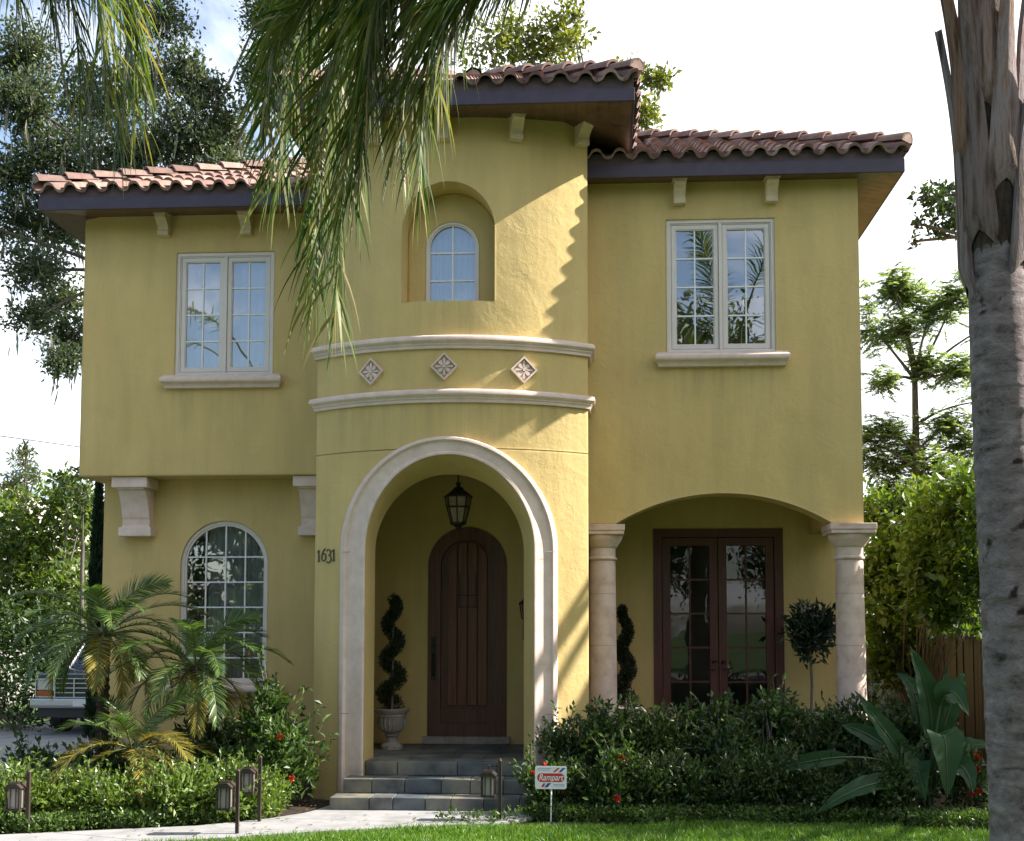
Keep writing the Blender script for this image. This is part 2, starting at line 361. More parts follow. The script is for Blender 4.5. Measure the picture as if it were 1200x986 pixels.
def sheet(m, u0, u1, z0, z1, holes, fn, step=9, flip=False):
    us = {u0, u1}
    for h in holes: us |= set(h_us(h))
    nseg = max(1, int((u1-u0)/step)); us |= {u0+(u1-u0)*k/nseg for k in range(nseg+1)}
    us = sorted(u for u in us if u0-1e-9 <= u <= u1+1e-9)
    us = [u for i, u in enumerate(us) if i == 0 or u-us[i-1] > 1e-6]
    for a, b in zip(us, us[1:]):
        mid = (a+b)/2; hs = sorted([h for h in holes if h['u0'] < mid < h['u1']], key=lambda h: h['zb'])
        za = zb = z0
        for h in hs+[None]:
            ta, tb = (h['zb'], h['zb']) if h else (z1, z1)
            if ta-za > 1e-6 or tb-zb > 1e-6:
                q = [fn(a, za), fn(b, zb), fn(b, tb), fn(a, ta)]
                m.add(q, [(3, 2, 1, 0) if flip else (0, 1, 2, 3)])
            if h: za, zb = h_top(h, a), h_top(h, b)
def reveal(m, h, fn0, fn1, n=40, closed=True, h2=None):
    A = outline(h, n, closed); B = outline(h2 or h, n, closed)
    grid(m, [[fn0(*p) for p in A], [fn1(*p) for p in B]])
XZ = lambda Y: (lambda u, z: (u, Y, z))
YZ = lambda X: (lambda u, z: (X, u, z))

YL, YR, YLL, YB, YD = 14.8, 13.97, 15.25, 15.6, 15.28
ZF = .486
XT0, XT1, XC, TR = -3.50, -.13, -1.815, 3.089
def yT(x):
    u = x-XC; return 13.0+TR-math.sqrt(TR*TR-u*u)
def TW(off): return lambda u, z: (u, yT(u)+off, z)
HT = 8.36
winL = H_rect(-5.83, -4.46, 5.53, 7.26); winR = H_rect(.875, 2.245, 5.548, 7.286)
winA = H_arch(-5.86, -4.62, 1.30, 2.96, 3.57)
arch = H_arch(-2.80, -.77, 0, 3.0, 4.12); archin = H_arch(-2.775, -.925, 0, 3.0, 3.975)
niche = H_arch(-2.36, -1.24, 5.985, 6.88, 7.45); nwin = H_arch(-2.12, -1.475, 6.0, 6.76, 7.09)
doorH = H_arch(-2.36, -1.28, 0, 2.93, 3.46); loggia = H_arch(.20, 2.92, 3.37, 3.371, 3.76); loggia['seg'] = 1
french = H_rect(.76, 2.565, 0, 3.46)

# left wing
m = MB()
sheet(m, -7.14, XT0+.05, 4.15, 8.0, [winL], XZ(YL)); reveal(m, winL, XZ(YL), XZ(YL+.14))
sheet(m, YL, 22, 4.15, 8.0, [], YZ(-7.14), flip=True)
m.add([(-7.14, YL, 4.15), (XT0+.05, YL, 4.15), (XT0+.05, 22, 4.15), (-7.14, 22, 4.15)], [(3, 2, 1, 0)])
m.build('wall', M['stucco'], house, smooth=40)
m = MB()
sheet(m, -6.98, XT0+.05, 0, 4.149, [winA], XZ(YLL)); reveal(m, winA, XZ(YLL), XZ(YLL+.14))
sheet(m, YLL, 22, 0, 4.149, [], YZ(-6.98), flip=True)
m.build('wall', M['stucco'], house, smooth=40)
# right wing, upper storey over the loggia
m = MB()
sheet(m, -.13, 3.30, 3.37, 8.0, [winR, loggia], XZ(YR)); reveal(m, winR, XZ(YR), XZ(YR+.14))
us = h_us(loggia); grid(m, [[(u, YR, h_top(loggia, u)) for u in us], [(u, YR+.36, h_top(loggia, u)) for u in us]])
for a, b in ((-.13, .20), (2.92, 3.30)): m.add([(a, YR, 3.37), (b, YR, 3.37), (b, YR+.36, 3.37), (a, YR+.36, 3.37)], [(3, 2, 1, 0)])
sheet(m, .20, 2.94, 3.37, 4.1, [loggia], XZ(YR+.36), flip=True)
sheet(m, YR, 22, 3.37, 8.0, [], YZ(3.30))
sheet(m, YR+.36, 22, 3.37, 4.1, [], YZ(2.94), flip=True)
m.add([(2.94, YR+.36, 3.37), (3.30, YR+.36, 3.37), (3.30, 22, 3.37), (2.94, 22, 3.37)], [(3, 2, 1, 0)])
m.build('wall', M['stucco'], house, smooth=40)
# loggia: back wall, ceiling, side of the room behind
m = MB()
sheet(m, -.36, 3.30, 0, 4.1, [french], XZ(YB)); reveal(m, french, XZ(YB), XZ(YB+.12), closed=False)
sheet(m, YB, 22, 0, 3.369, [], YZ(3.30))
m.add([(-.36, YR+.2, 4.06), (2.96, YR+.2, 4.06), (2.96, 22, 4.06), (-.36, 22, 4.06)], [(3, 2, 1, 0)])
m.build('wall', M['stucco'], house, smooth=40)
# entrance tower: rounded front with groove, niche and archway
m = MB()
st = .12
ZG = 4.20
sheet(m, XT0, XT1, 0, ZG-.006, [arch], TW(0), st); sheet(m, XT0, XT1, ZG+.006, 8.655, [niche], TW(0), st)
sheet(m, XT0, XT1, ZG-.006, ZG+.006, [], TW(.012), st)
for z in (ZG-.006, ZG+.006):
    us = [XT0+(XT1-XT0)*k/28 for k in range(29)]; grid(m, [[TW(0)(u, z) for u in us], [TW(.012)(u, z) for u in us]])
reveal(m, arch, TW(0), XZ(13.62), closed=False, h2=archin)
sheet(m, XT0+.1, XT1-.1, 0, 4.3, [archin], XZ(13.62), flip=True)
reveal(m, niche, TW(0), TW(.38))
sheet(m, niche['u0'], niche['u1'], niche['zb'], niche['za']+.02, [nwin], TW(.38), st)
reveal(m, nwin, TW(.38), TW(.47))
sheet(m, yT(XT1), 17, 0, 8.655, [], YZ(XT1)); sheet(m, yT(XT0), 17, 0, 8.655, [], YZ(XT0), flip=True)
m.build('tower_wall', M['stucco'], house, smooth=40)
# entrance porch inside the tower
m = MB()
sheet(m, -3.2, -.3, 0, 4.3, [doorH], XZ(YD)); reveal(m, doorH, XZ(YD), XZ(YD+.1), closed=False)
sheet(m, 13.62, YD, 0, 4.3, [], YZ(-3.14)); sheet(m, 13.62, YD, 0, 4.3, [H_rect(14.1, 14.95, .3, 2.9)], YZ(-.42), flip=True)
sheet(m, 13.62, YD, 0, 4.3, [H_rect(14.1, 14.95, .3, 2.9)], YZ(-.30))
reveal(m, H_rect(14.1, 14.95, .3, 2.9), YZ(-.42), YZ(-.30))
m.add([(-3.2, 13.5, 4.28), (-.2, 13.5, 4.28), (-.2, YD, 4.28), (-3.2, YD, 4.28)], [(3, 2, 1, 0)])
m.build('porch_wall', M['stucco'], house, smooth=40)
# rear wall and the floors and partitions inside
m = MB()
sheet(m, -7.14, 3.30, 0, 8, [], XZ(22), flip=True)
m.build('wall', M['stucco'], house)
m = MB()
box(m, -6.9, 3.2, 15.75, 21.9, .40, .47); box(m, -7.0, 3.2, 15.0, 21.9, 4.2, 4.4); box(m, -7.0, 3.2, 18.6, 18.7, .48, 4.19); box(m, -7.0, 3.2, 18.0, 18.1, 4.42, 7.9)
box(m, -3.6, -3.52, 15.4, 18.5, .48, 4.19); box(m, -.2, -.1, 15.75, 18.5, .48, 4.05)
box(m, -7.0, 3.2, 14.95, 21.9, 7.75, 7.8)
m.build('interior', M['inside'], house)

# slate porch floor, loggia floor and three steps: separate stones, each an island
def stones(m, x0, x1, z0, z1, y, n, y1=None):
    xs = [x0]+sorted(x0+(x1-x0)*(k+random.uniform(-.25, .25))/n for k in range(1, n))+[x1]
    for a, b in zip(xs, xs[1:]): box(m, a+.004, b-.004, y+random.uniform(-.004, .004), y1 or y+.04, z0, z1-random.uniform(0, .004))
def tiles_flat(m, x0, x1, y0, y1, z, n, k):
    for j in range(k):
        xs = [x0]+sorted(x0+(x1-x0)*(i+random.uniform(-.2, .2))/n for i in range(1, n))+[x1]
        for a, b in zip(xs, xs[1:]): box(m, a+.004, b-.004, y0+(y1-y0)*j/k+.004, y0+(y1-y0)*(j+1)/k-.004, z-.03, z-random.uniform(0, .003))
m = MB(); tiles_flat(m, -3.13, -.43, 13.24, YD-.002, ZF, 6, 5); tiles_flat(m, -.29, 3.25, 14.0, YB-.002, ZF, 8, 4)
box(m, -.28, 3.24, 13.98, YB, 0, ZF-.032); box(m, -3.1, -.45, 13.3, YD, 0, ZF-.032)
m.build('porch_floor', M['slate'], house)
for x0, x1, z0, z1, y, y1, n in ((-2.79, -.78, .324, .486, 13.2, 13.236, 4), (-2.97, -.62, .162, .324, 12.86, 13.19, 6), (-3.05, -.5, 0, .162, 12.53, 12.85, 7)):
    m = MB(); stones(m, x0, x1, z0, z1, y, n, y1); m.build('step', M['slate'], house, bevel=.006)

# stone trim round the archway, following the rounded wall
m = MB()
ao = H_arch(-3.125, -.495, 0, 3.0, 4.335); ai = arch
A = outline(ao, 48, False); B = outline(ai, 48, False)
prof = [(0, .0), (0, .05), (.05, .07), (.18, .075), (.24, .055), (.28, .04), (.80, .036), (.86, .05), (.97, .05), (1.0, .04), (1.0, -.03)]
rows = []
for (a, za), (b, zb) in zip(A, B):
    rows.append([(a+(b-a)*t, yT(a+(b-a)*t)-o, za+(zb-za)*t) for t, o in prof])
# extra rows down the legs so that they stay straight
grid(m, rows)
m.build('arch_trim', M['stone'], house, smooth=35)
m = MB()                                                # joints of the cast stone pieces
def joint(z, x0, x1):
    p = [(x0+(x1-x0)*k/6) for k in range(7)]
    grid(m, [[(x, yT(x)-.078, z-.004) for x in p], [(x, yT(x)-.078, z+.004) for x in p]])
grout = plain('joint_grout', (.3, .25, .22), .9)
for q in ((2.98, -3.09, -2.98), (2.98, -.64, -.53), (1.05, -3.09, -2.98), (1.05, -.64, -.53)):
    m = MB(); joint(*q); m.build('trim_joint', grout, house)

# the two curved bands
prof = [(.0, .155), (.05, .155), (.078, .14), (.09, .115), (.088, .09), (.07, .07), (.052, .062), (.05, .045), (.035, .03), (.032, .0), (0, 0)]
for zb in (5.40, 4.75):
    m = MB(); rows = []
    rows.append([(XT0-o, YL+.01, zb+z) for o, z in prof])
    for k in range(41):
        x = XT0+(XT1-XT0)*k/40; u = x-XC; nx, ny = u/TR, -math.sqrt(1-(u/TR)**2)
        if k == 0: nx, ny = -1, -.75
        if k == 40: nx, ny = 1, -.75
        rows.append([(x+nx*o, yT(x)+ny*o, zb+z) for o, z in prof])
    rows.append([(XT1+o, YR+.01, zb+z) for o, z in prof])
    grid(m, rows, flip=True)
    m.build('band', M['stone'], house, smooth=35)

# three carved diamond tiles
def ornament(x, z):
    y = yT(x); u = x-XC; a = math.asin(u/TR)
    T = lambda p, q, o: (x+p*math.cos(a)+o*math.sin(a), y+p*math.sin(a)-o*math.cos(a), z+q)
    m = MB(); s = .165
    def ring(r0, r1, o0, o1):
        D = [(0, 1), (1, 0), (0, -1), (-1, 0)]
        grid(m, [[T(d[0]*r0, d[1]*r0, -.01) for d in D], [T(d[0]*r0, d[1]*r0, o0) for d in D], [T(d[0]*r1, d[1]*r1, o0) for d in D], [T(d[0]*r1, d[1]*r1, o1) for d in D]], True)
    ring(s, s*.84, .045, .012)
    m.add([T(dx*s*.85, dz*s*.85, .012) for dx, dz in ((0, -1), (1, 0), (0, 1), (-1, 0))], [(0, 1, 2, 3)])
    for k in range(4):                                  # petals towards the sides, curled leaves towards the corners
        for ang, L, w in ((PI/4+k*PI/2, .085, .034), (k*PI/2, .105, .02)):
            ca, sa = math.cos(ang), math.sin(ang); top = []; bot = []
            for i in range(13):
                t = 2*PI*i/12; p = .014+L*(.5-.5*math.cos(t)); q = w*math.sin(t)*(1.2-.5*math.cos(t))*.8
                bot.append(T(p*ca-q*sa, p*sa+q*ca, .012)); top.append(T((p*.9+.004)*ca-q*.6*sa, (p*.9+.004)*sa+q*.6*ca, .036))
            grid(m, [bot, top], flip=True); m.add(top[:-1], [tuple(range(12))])
    lc = [T(.018*math.cos(t*PI/4), .018*math.sin(t*PI/4), .045) for t in range(8)]; lb = [T(.022*math.cos(t*PI/4), .022*math.sin(t*PI/4), .012) for t in range(8)]
    grid(m, [lb, lc], True); m.add(lc, [tuple(range(8))])
    o = m.build('ornament_tile', M['stone'], house); return o
for px, py, l in ((435, 435, None), (522, 432, None), (613, 433, 'carved diamond tile in the patch of sun')):
    p = at(px, py, 13.08); o = ornament(p[0], p[2])
    if l: o['label'] = l

# house number: four stroked figures on the tower wall
m = MB()
def stroke(pts, w, x0, z0, s):
    pts = [Vector((a*s, 0, b*s)) for a, b in pts]; L = []; Rr = []
    for i, p in enumerate(pts):
        t = (pts[min(i+1, len(pts)-1)]-pts[max(0, i-1)]).normalized(); n = Vector((-t.z, 0, t.x))
        ww = w[i]*s if hasattr(w, '__len__') else w*s
        for lst, q in ((L, p+n*ww), (Rr, p-n*ww)): lst.append((x0+q.x, yT(x0+q.x)-.012, z0+q.z))
    grid(m, [L, Rr]); b = lambda Q: [(x, y+.02, z) for x, y, z in Q]
    grid(m, [b(L), L]); grid(m, [Rr, b(Rr)])
def arcp(cx, cz, rx, rz, a0, a1, n=14): return [(cx+rx*math.cos(math.radians(a0+(a1-a0)*k/n)), cz+rz*math.sin(math.radians(a0+(a1-a0)*k/n))) for k in range(n+1)]
nx = -3.468; nz = 2.885; S = .155
for ch, dx in (('1', 0), ('6', .054), ('3', .135), ('1', .215)):
    x0 = nx+dx
    if ch == '1':
        stroke([(.16, 0), (.16, .9)], .055, x0, nz, S); stroke([(.0, .72), (.16, .9)], .03, x0, nz, S); stroke([(.02, .0), (.3, .0)], .025, x0, nz, S)
    if ch == '6':
        stroke(arcp(.27, .32, .2, .29, 0, 360, 24), .045, x0, nz, S); stroke([(.42, 1.02), (.25, .85), (.12, .6), (.075, .32)], .045, x0, nz, S)
    if ch == '3':
        stroke(arcp(.2, .68, .2, .22, 150, -90), .045, x0, nz, S); stroke(arcp(.2, .16, .23, .30, 90, -140), .05, x0, nz, S)
m.build('house_number', M['dark'], house)

# stone corbels under the jetty of the left wing (scrolled brackets)
for x0, x1 in ((-6.70, -6.20), (-4.17, -3.67)):
    m = MB()
    poly = [(YLL, 4.149), (14.86, 4.149), (14.86, 4.02), (14.88, 3.98), (14.93, 3.97)]
    poly += [(14.93+.02*math.sin(k*PI/8)+k*.018, 3.97-.045*k) for k in range(1, 9)]
    poly += [(15.09, 3.58), (15.10, 3.50), (15.07, 3.49), (15.07, 3.36), (YLL, 3.36)]
    ins = .055
    n1 = [(a, b) for a, b in poly]
    prism(m, n1, lambda a, b, d: (d, a, b), x0+ins, x1-ins)
    box(m, x0, x1, 14.84, YLL, 4.0, 4.147); box(m, x0+.02, x1-.02, 15.05, YLL, 3.345, 3.47)
    m.build('corbel', M['stone'], house, bevel=.008)

# roofs
def roof_face(m, A, u, w, W, L, hl, hr):
    """courses of S-tiles on the plane through A with eave direction u, up-slope direction w; hl, hr: hip run per unit of slope at each end"""
    A, u, w = Vector(A), Vector(u).normalized(), Vector(w).normalized(); n = u.cross(w).normalized()
    per, co, K = .29, .42, 14
    nj = int(L/co)+1
    for j in range(nj):
        v0 = j*co-(.075 if j == 0 else 0); v1 = min(j*co+co+.05, L)
        lo0, hi0, lo1, hi1 = v0*hl, W-v0*hr, v1*hl, W-v1*hr
        if hi0-lo0 < .05: break
        k0 = int(lo0/per)-1; k1 = int(hi0/per)+1
        for k in range(k0, k1+1):
            jit = random.uniform(-.006, .006); jv = random.uniform(-.012, .012); rows = [[], [], []]
            for i in range(K+1):
                uu = (k+i/K)*per; ph = 2*PI*i/K
                sv = -math.cos(ph); h = .05*math.copysign(abs(sv)**.62, sv)+jit
                for r, (v, lift, lo, hi) in enumerate(((v0+jv, .048, lo0, hi0), (v0+jv, .085, lo0, hi0), (v1, .045, lo1, max(hi1, lo1)))):
                    uc = min(max(uu, lo), hi); rows[r].append(A+u*uc+w*v+n*(lift+h))
            if rows[1][0] == rows[1][-1]: continue
            grid(m, rows)
def hip(m, P, Q, r=.11):
    P, Q = Vector(P), Vector(Q); L = (Q-P).length; t = (Q-P)/L; s = t.cross(Vector((0, 0, 1))).normalized(); n = s.cross(t)
    k = int(L/.4)
    for i in range(k):
        a = P+t*(i*.4-.04); b = P+t*((i+1)*.4); rows = []
        for q, rr, dz in ((a, r*.9, .03), (a, r*1.12, .035), (b, r*.88, 0)):
            rows.append([q+s*rr*math.cos(PI*j/10)+n*(rr*math.sin(PI*j/10)+dz) for j in range(11)])
        grid(m, rows, flip=True)
        if i == 0: m.add(rows[1], [tuple(range(11))])
SS = .2
SL = .5; CA = 1/math.sqrt(1+SL*SL)
def roof(x0, x1, y0, y1, z, fz, ridge_left, ridge_right, label):
    """hipped roof over an eave rectangle; z = underside at the eave; an end without hip runs on level"""
    half = (y1-y0)/2; top = z+.25
    ro = part_empty('roof', house, ((x0+x1)/2, (y0+y1)/2, z)); ro['label'] = label
    a, b = (1 if ridge_left else 0), (1 if ridge_right else 0)
    run = half
    if a and b: run = min(half, (x1-x0)/2)
    L = run/CA
    rl, rr = x0+a*run, x1-b*run; zr = top+run*SL; ym = y0+run; yn = y1-run
    m = MB()
    roof_face(m, (x0, y0, top), (1, 0, 0), (0, CA, SL*CA), x1-x0, L, a*CA, b*CA)
    roof_face(m, (x1, y1, top), (-1, 0, 0), (0, -CA, SL*CA), x1-x0, L, b*CA, a*CA)
    if b: roof_face(m, (x1, y0, top), (0, 1, 0), (-CA, 0, SL*CA), y1-y0, L, CA, CA)
    if a: roof_face(m, (x0, y1, top), (0, -1, 0), (CA, 0, SL*CA), y1-y0, L, CA, CA)
    m.build('roof_tiles', M['tile'], ro, smooth=50)
    lines = []
    if b: lines += [((x1+.02, y0-.02, top+.09), (rr, ym, zr+.1)), ((x1, y1, top+.09), (rr, yn, zr+.1))]
    if a: lines += [((x0-.02, y0-.02, top+.09), (rl, ym, zr+.1)), ((x0, y1, top+.09), (rl, yn, zr+.1))]
    lines.append(((rl, ym, zr+.08), (rr, yn, zr+.08)) if rr-rl > .8 else ((rl, ym, zr+.08), (rl, yn+.81, zr+.08)))
    for P_, Q_ in lines:
        m = MB(); hip(m, P_, Q_); m.build('hip_cap', M['tile'], ro, smooth=50)
    # soffit: sloping boarded underside, a strip of boards each
    m = MB()
    bw = .13; d = 1.0
    n = int((x1-x0)/bw)
    for k in range(n):
        u0, u1 = x0+(x1-x0)*k/n+.003, x0+(x1-x0)*(k+1)/n-.003
        e0 = min(d, (u0-x0) if a else d, (x1-u0) if b else d); e1 = min(d, (u1-x0) if a else d, (x1-u1) if b else d)
        if max(e0, e1) < .01: continue
        m.add([(u0, y0, z), (u1, y0, z), (u1, y0+e1, z+e1*SS), (u0, y0+e0, z+e0*SS)], [(3, 2, 1, 0)])
    n = int((y1-y0)/bw)
    for side, f in ((x0, 1), (x1, -1)):
        if (side == x0 and not a) or (side == x1 and not b): continue
        for k in range(n):
            u0, u1 = y0+(y1-y0)*k/n+.003, y0+(y1-y0)*(k+1)/n-.003
            e0, e1 = min(d, u0-y0, y1-u0), min(d, u1-y0, y1-u1)
            m.add([(side, u0, z), (side, u1, z), (side+f*e1, u1, z+e1*SS), (side+f*e0, u0, z+e0*SS)], [(0, 1, 2, 3)])
    # deck behind the boards keeps the gaps dark, then the underside of the roof itself
    g = .02; zz = z+g; r1 = min(run, d); rest = run-r1
    for (xa, xb, ya, yb, k) in ((x0, x1, y0, y1, 0),):
        q0 = [(x0, y0, zz), (x1, y0, zz), (x1, y1, zz), (x0, y1, zz)]
        q1 = [(x0+a*r1, y0+r1, zz+r1*SS), (x1-b*r1, y0+r1, zz+r1*SS), (x1-b*r1, y1-r1, zz+r1*SS), (x0+a*r1, y1-r1, zz+r1*SS)]
        m.add(q0+q1, [(0, 4, 5, 1), (1, 5, 6, 2), (2, 6, 7, 3), (3, 7, 4, 0)]); m.add(q1, [(0, 3, 2, 1)])
    m.build('soffit', M['soffit'], ro)
    m = MB(); t = .03
    box(m, x0-t, x1+t, y0-t, y0, z, z+fz); 
    if b: box(m, x1, x1+t, y0+.001, y1, z, z+fz)
    if a: box(m, x0-t, x0, y0+.001, y1, z, z+fz)
    m.build('fascia', M['fascia'], ro, bevel=.004)
    m = MB(); t = .018
    box(m, x0-t, x1+t, y0-t, y0+.1, z+fz+.002, top+.06)
    if b: box(m, x1-.1, x1+t, y0+.101, y1, z+fz+.002, top+.06)
    if a: box(m, x0-t, x0+.1, y0+.101, y1, z+fz+.002, top+.06)
    m.build('bird_stop', M['birdstop'], ro)
roof(-7.49, -2.5, 14.25, 22.4, 7.68, .17, True, False, 'left wing roof with sunlit pale tiles')
roof(-1.9, 3.77, 13.65, 22.4, 7.71, .168, False, True, 'right wing roof of dark red tiles')
roof(-3.76, .40, 12.5, 16.9, 8.14, .155, True, True, 'highest roof over the entrance tower')

def bracket(x, y, z, ang=0, w=.075):
    """eave corbel: curved nose, flat foot; z = top against the soffit, y = wall plane"""
    m = MB()
    poly = [(0.02, -.005), (-.24, -.045), (-.235, -.09), (-.17, -.13), (-.12, -.18), (-.10, -.225), (-.115, -.235), (-.115, -.30), (.02, -.30)]
    ca, sa = math.cos(ang), math.sin(ang)
    T = lambda a, b, d: (x+d*ca-a*sa, y+a*ca+d*sa, z+b)
    prism(m, poly, T, -w, w); prism(m, [(.02, -.004), (-.26, -.046), (-.26, -.02), (.02, .03)], T, -w-.018, w+.018)
    m.build('bracket', M['bracket'], house, bevel=.006)
for px in (795.5, 902.5): bracket(at(px, 202, YR)[0], YR, 7.76)
bracket(at(195, 247, YL)[0], YL, 7.78); bracket(at(291, 245, YL)[0], YL, 7.78)
for px in (684, 604, 520, 440, 378):
    x = at(px, 130, yT(-1.8)+.1)[0]
    for _ in range(4): x = at(px, 130, yT(min(max(x, XT0+.09), XT1-.09)))[0]
    x = min(max(x, XT0+.09), XT1-.09)
    a = math.asin((x-XC)/TR); bracket(x, yT(x)-.0, 8.14+(yT(x)-12.5)*.2, a)

# windows
def sweep_frame(m, h, Yf, w0, w1, d0, d1, n=40):
    """flat ring between outline h inset by w0 and w1, from depth d0 to d1 (towards +Y)"""
    def ins(h, w):
        r = dict(h); r['u0'] += w; r['u1'] -= w; r['zb'] += w; r['za'] -= w
        r['zs'] = r['zs']-w if h['za'] == h['zs'] else h['zs']; return outline(r, n, True)
    A, B = ins(h, w0), ins(h, w1)
    F = lambda pts, d: [(p[0], Yf(p[0])+d, p[1]) for p in pts]
    grid(m, [F(A, d1), F(A, d0), F(B, d0), F(B, d1)])
def pane(m, h, Yf, d, w):
    r = dict(h); r['u0'] += w; r['u1'] -= w; r['zb'] += w; r['za'] -= w
    if h['za'] == h['zs']: r['zs'] = r['za']
    o = outline(r, 40, False); pts = []
    for p in o:
        if not pts or abs(p[0]-pts[-1][0])+abs(p[1]-pts[-1][1]) > 1e-5: pts.append(p)
    m.add([(p[0], Yf(p[0])+d, p[1]) for p in pts], [tuple(range(len(pts)))[::-1]])
def bars(m, h, Yf, d, xs, zs, w=.009, t=.02, inset=.03):
    for x in xs:
        box(m, x-w, x+w, Yf(x)+d, Yf(x)+d+t, h['zb']+inset, h_top(h, x)-inset)
    for z in zs:
        u0, u1 = h['u0']+inset, h['u1']-inset
        if z > h['zs'] and h['za'] != h['zs']:
            c = (h['u0']+h['u1'])/2; r = (h['u1']-h['u0'])/2-inset; k = math.sqrt(max(0, 1-((z-h['zs'])/(h['za']-inset-h['zs']))**2)); u0, u1 = c-r*k, c+r*k
        box(m, u0, u1, Yf(h['u0'])+d+.001, Yf(h['u0'])+d+t-.001, z-w, z+w)
def sill(x0, x1, z1, y, parent):
    m = MB(); h = .175
    prof = [(0, 0), (.10, 0), (.105, -.02), (.12, -.035), (.145, -.045), (.15, -.06), (.15, -.09), (.14, -.105), (.115, -.115), (.09, -.13), (.075, -.15), (.07, -.175), (0, -.175)]
    rows = []
    for x, e in ((x0, 1), (x0, 1), (x1, 1), (x1, 1)): pass
    def end(xb, s): return [(xb+s*o*.5, y-o, z1+z) for o, z in [(a, b) for a, b in PR]]
    PR = [(.07, -.175), (.075, -.15), (.09, -.13), (.115, -.115), (.14, -.105), (.15, -.09), (.15, -.06), (.145, -.045), (.12, -.03), (.10, -.02), (.10, 0)]
    L = [(x0+.08-.5*o, y+.02, z1+z) for o, z in PR]; Lf = [(x0+.08-.5*o, y-o, z1+z) for o, z in PR]
    Rf = [(x1-.08+.5*o, y-o, z1+z) for o, z in PR]; Rb = [(x1-.08+.5*o, y+.02, z1+z) for o, z in PR]
    grid(m, [L, Lf, Rf, Rb], flip=True)
    m.add([Lf[-1], Rf[-1], Rb[-1], L[-1]], [(0, 1, 2, 3)]); m.add([Lf[0], Rf[0], Rb[0], L[0]], [(3, 2, 1, 0)])
    return m.build('sill', M['stone'], parent, smooth=40)
M['sheer'] = noise_mat('pale_backing_cloth', [(.3, (.70, .70, .71)), (.7, (.80, .80, .81))], 3, .9)
def hang_backing(w, y, x0, x1, z0, z1):  # added cloth pales the panes like reflected sky, with blinds upper left
    m = MB(); n = 60; xs = [x0+(x1-x0)*k/n for k in range(n+1)]
    grid(m, [[(x, y+.025*math.sin(k*.95)+.01*math.sin(k*2.3+z), z) for k, x in enumerate(xs)] for z in (z0, (z0+z1)/2, z1)]); m.build('pale_backing', M['sheer'], w, smooth=60)
def casement(h, Y, label, pale_backing=None):
    w = part_empty('window', house, ((h['u0']+h['u1'])/2, Y, h['zb'])); w['label'] = label
    Yf = lambda x: Y
    m = MB(); sweep_frame(m, h, Yf, -.004, .045, .02, .1); sweep_frame(m, h, Yf, .045, .06, .035, .1)
    mid = (h['u0']+h['u1'])/2; box(m, mid-.022, mid+.022, Y+.021, Y+.1, h['zb']+.046, h['zs']-.046)
    m.build('frame', M['frame'], w, bevel=.004)
    for a, b in ((h['u0']+.064, mid-.026), (mid+.026, h['u1']-.064)):
        s = H_rect(a, b, h['zb']+.064, h['zs']-.064)
        m = MB(); sweep_frame(m, s, Yf, 0, .055, .04, .09); sweep_frame(m, s, Yf, .055, .066, .05, .09); m.build('sash', M['frame'], w, bevel=.004)
        g = H_rect(a+.06, b-.06, s['zb']+.06, s['zs']-.06)
        m = MB(); pane(m, g, Yf, .072, 0); m.build('pane', M['glass'], w)
        m = MB(); bars(m, g, Yf, .056, [(a+b)/2], [g['zb']+(g['zs']-g['zb'])*k/4 for k in (1, 2, 3)], inset=0); m.build('muntin', M['muntin'], w)
    if pale_backing: hang_backing(w, Y+.2, h['u0']+(h['u1']-h['u0'])*pale_backing[0], h['u0']+(h['u1']-h['u0'])*pale_backing[1], h['zb']-.05, h['zs']+.05)
    sill(h['u0']-.16, h['u1']+.16, h['zb']-.005, Y, w)
casement(winL, YL, 'upper left casement window with sheer cloth added to pale the panes', (-.02, 1.02))
casement(winR, YR, 'upper right casement window with dark lower panes')
def arched(h, Yf, label, xs, zs, wf, d, gl='glass', fm='frame', pale_backing=None):
    w = part_empty('window', house, ((h['u0']+h['u1'])/2, Yf(h['u0']), h['zb'])); w['label'] = label
    m = MB(); sweep_frame(m, h, Yf, -.004, wf*.6, d, d+.06); sweep_frame(m, h, Yf, wf*.6, wf, d+.015, d+.06); m.build('frame', M[fm], w, smooth=35)
    m = MB(); pane(m, h, Yf, d+.045, wf*.9); m.build('pane', M[gl], w)
    if pale_backing: hang_backing(w, Yf(h['u0'])+d+.16, h['u0']+(h['u1']-h['u0'])*pale_backing[0], h['u0']+(h['u1']-h['u0'])*pale_backing[1], h['zb']+.02, h['za']+.05)
    m = MB(); bars(m, h, Yf, d+.028, xs, zs, inset=wf*.95); m.build('muntin', M['muntin'], w)
    return w
a0, a1 = winA['u0'], winA['u1']
w = arched(winA, lambda x: YLL, 'lower left arched window of many panes behind the palms', [a0+.06+(a1-a0-.12)*k/4 for k in (1, 2, 3)], [1.3+.353*k for k in range(1, 6)], .07, .03, pale_backing=(.27, 1.02))
sill(a0-.16, a1+.16, 1.295, YLL, w)
Yn = yT((nwin['u0']+nwin['u1'])/2)
c = (nwin['u0']+nwin['u1'])/2
arched(nwin, lambda x: yT(c)+.36, 'small arched window in the tower niche', [c], [6.36, 6.71], .045, .03, pale_backing=(-.02, 1.02))

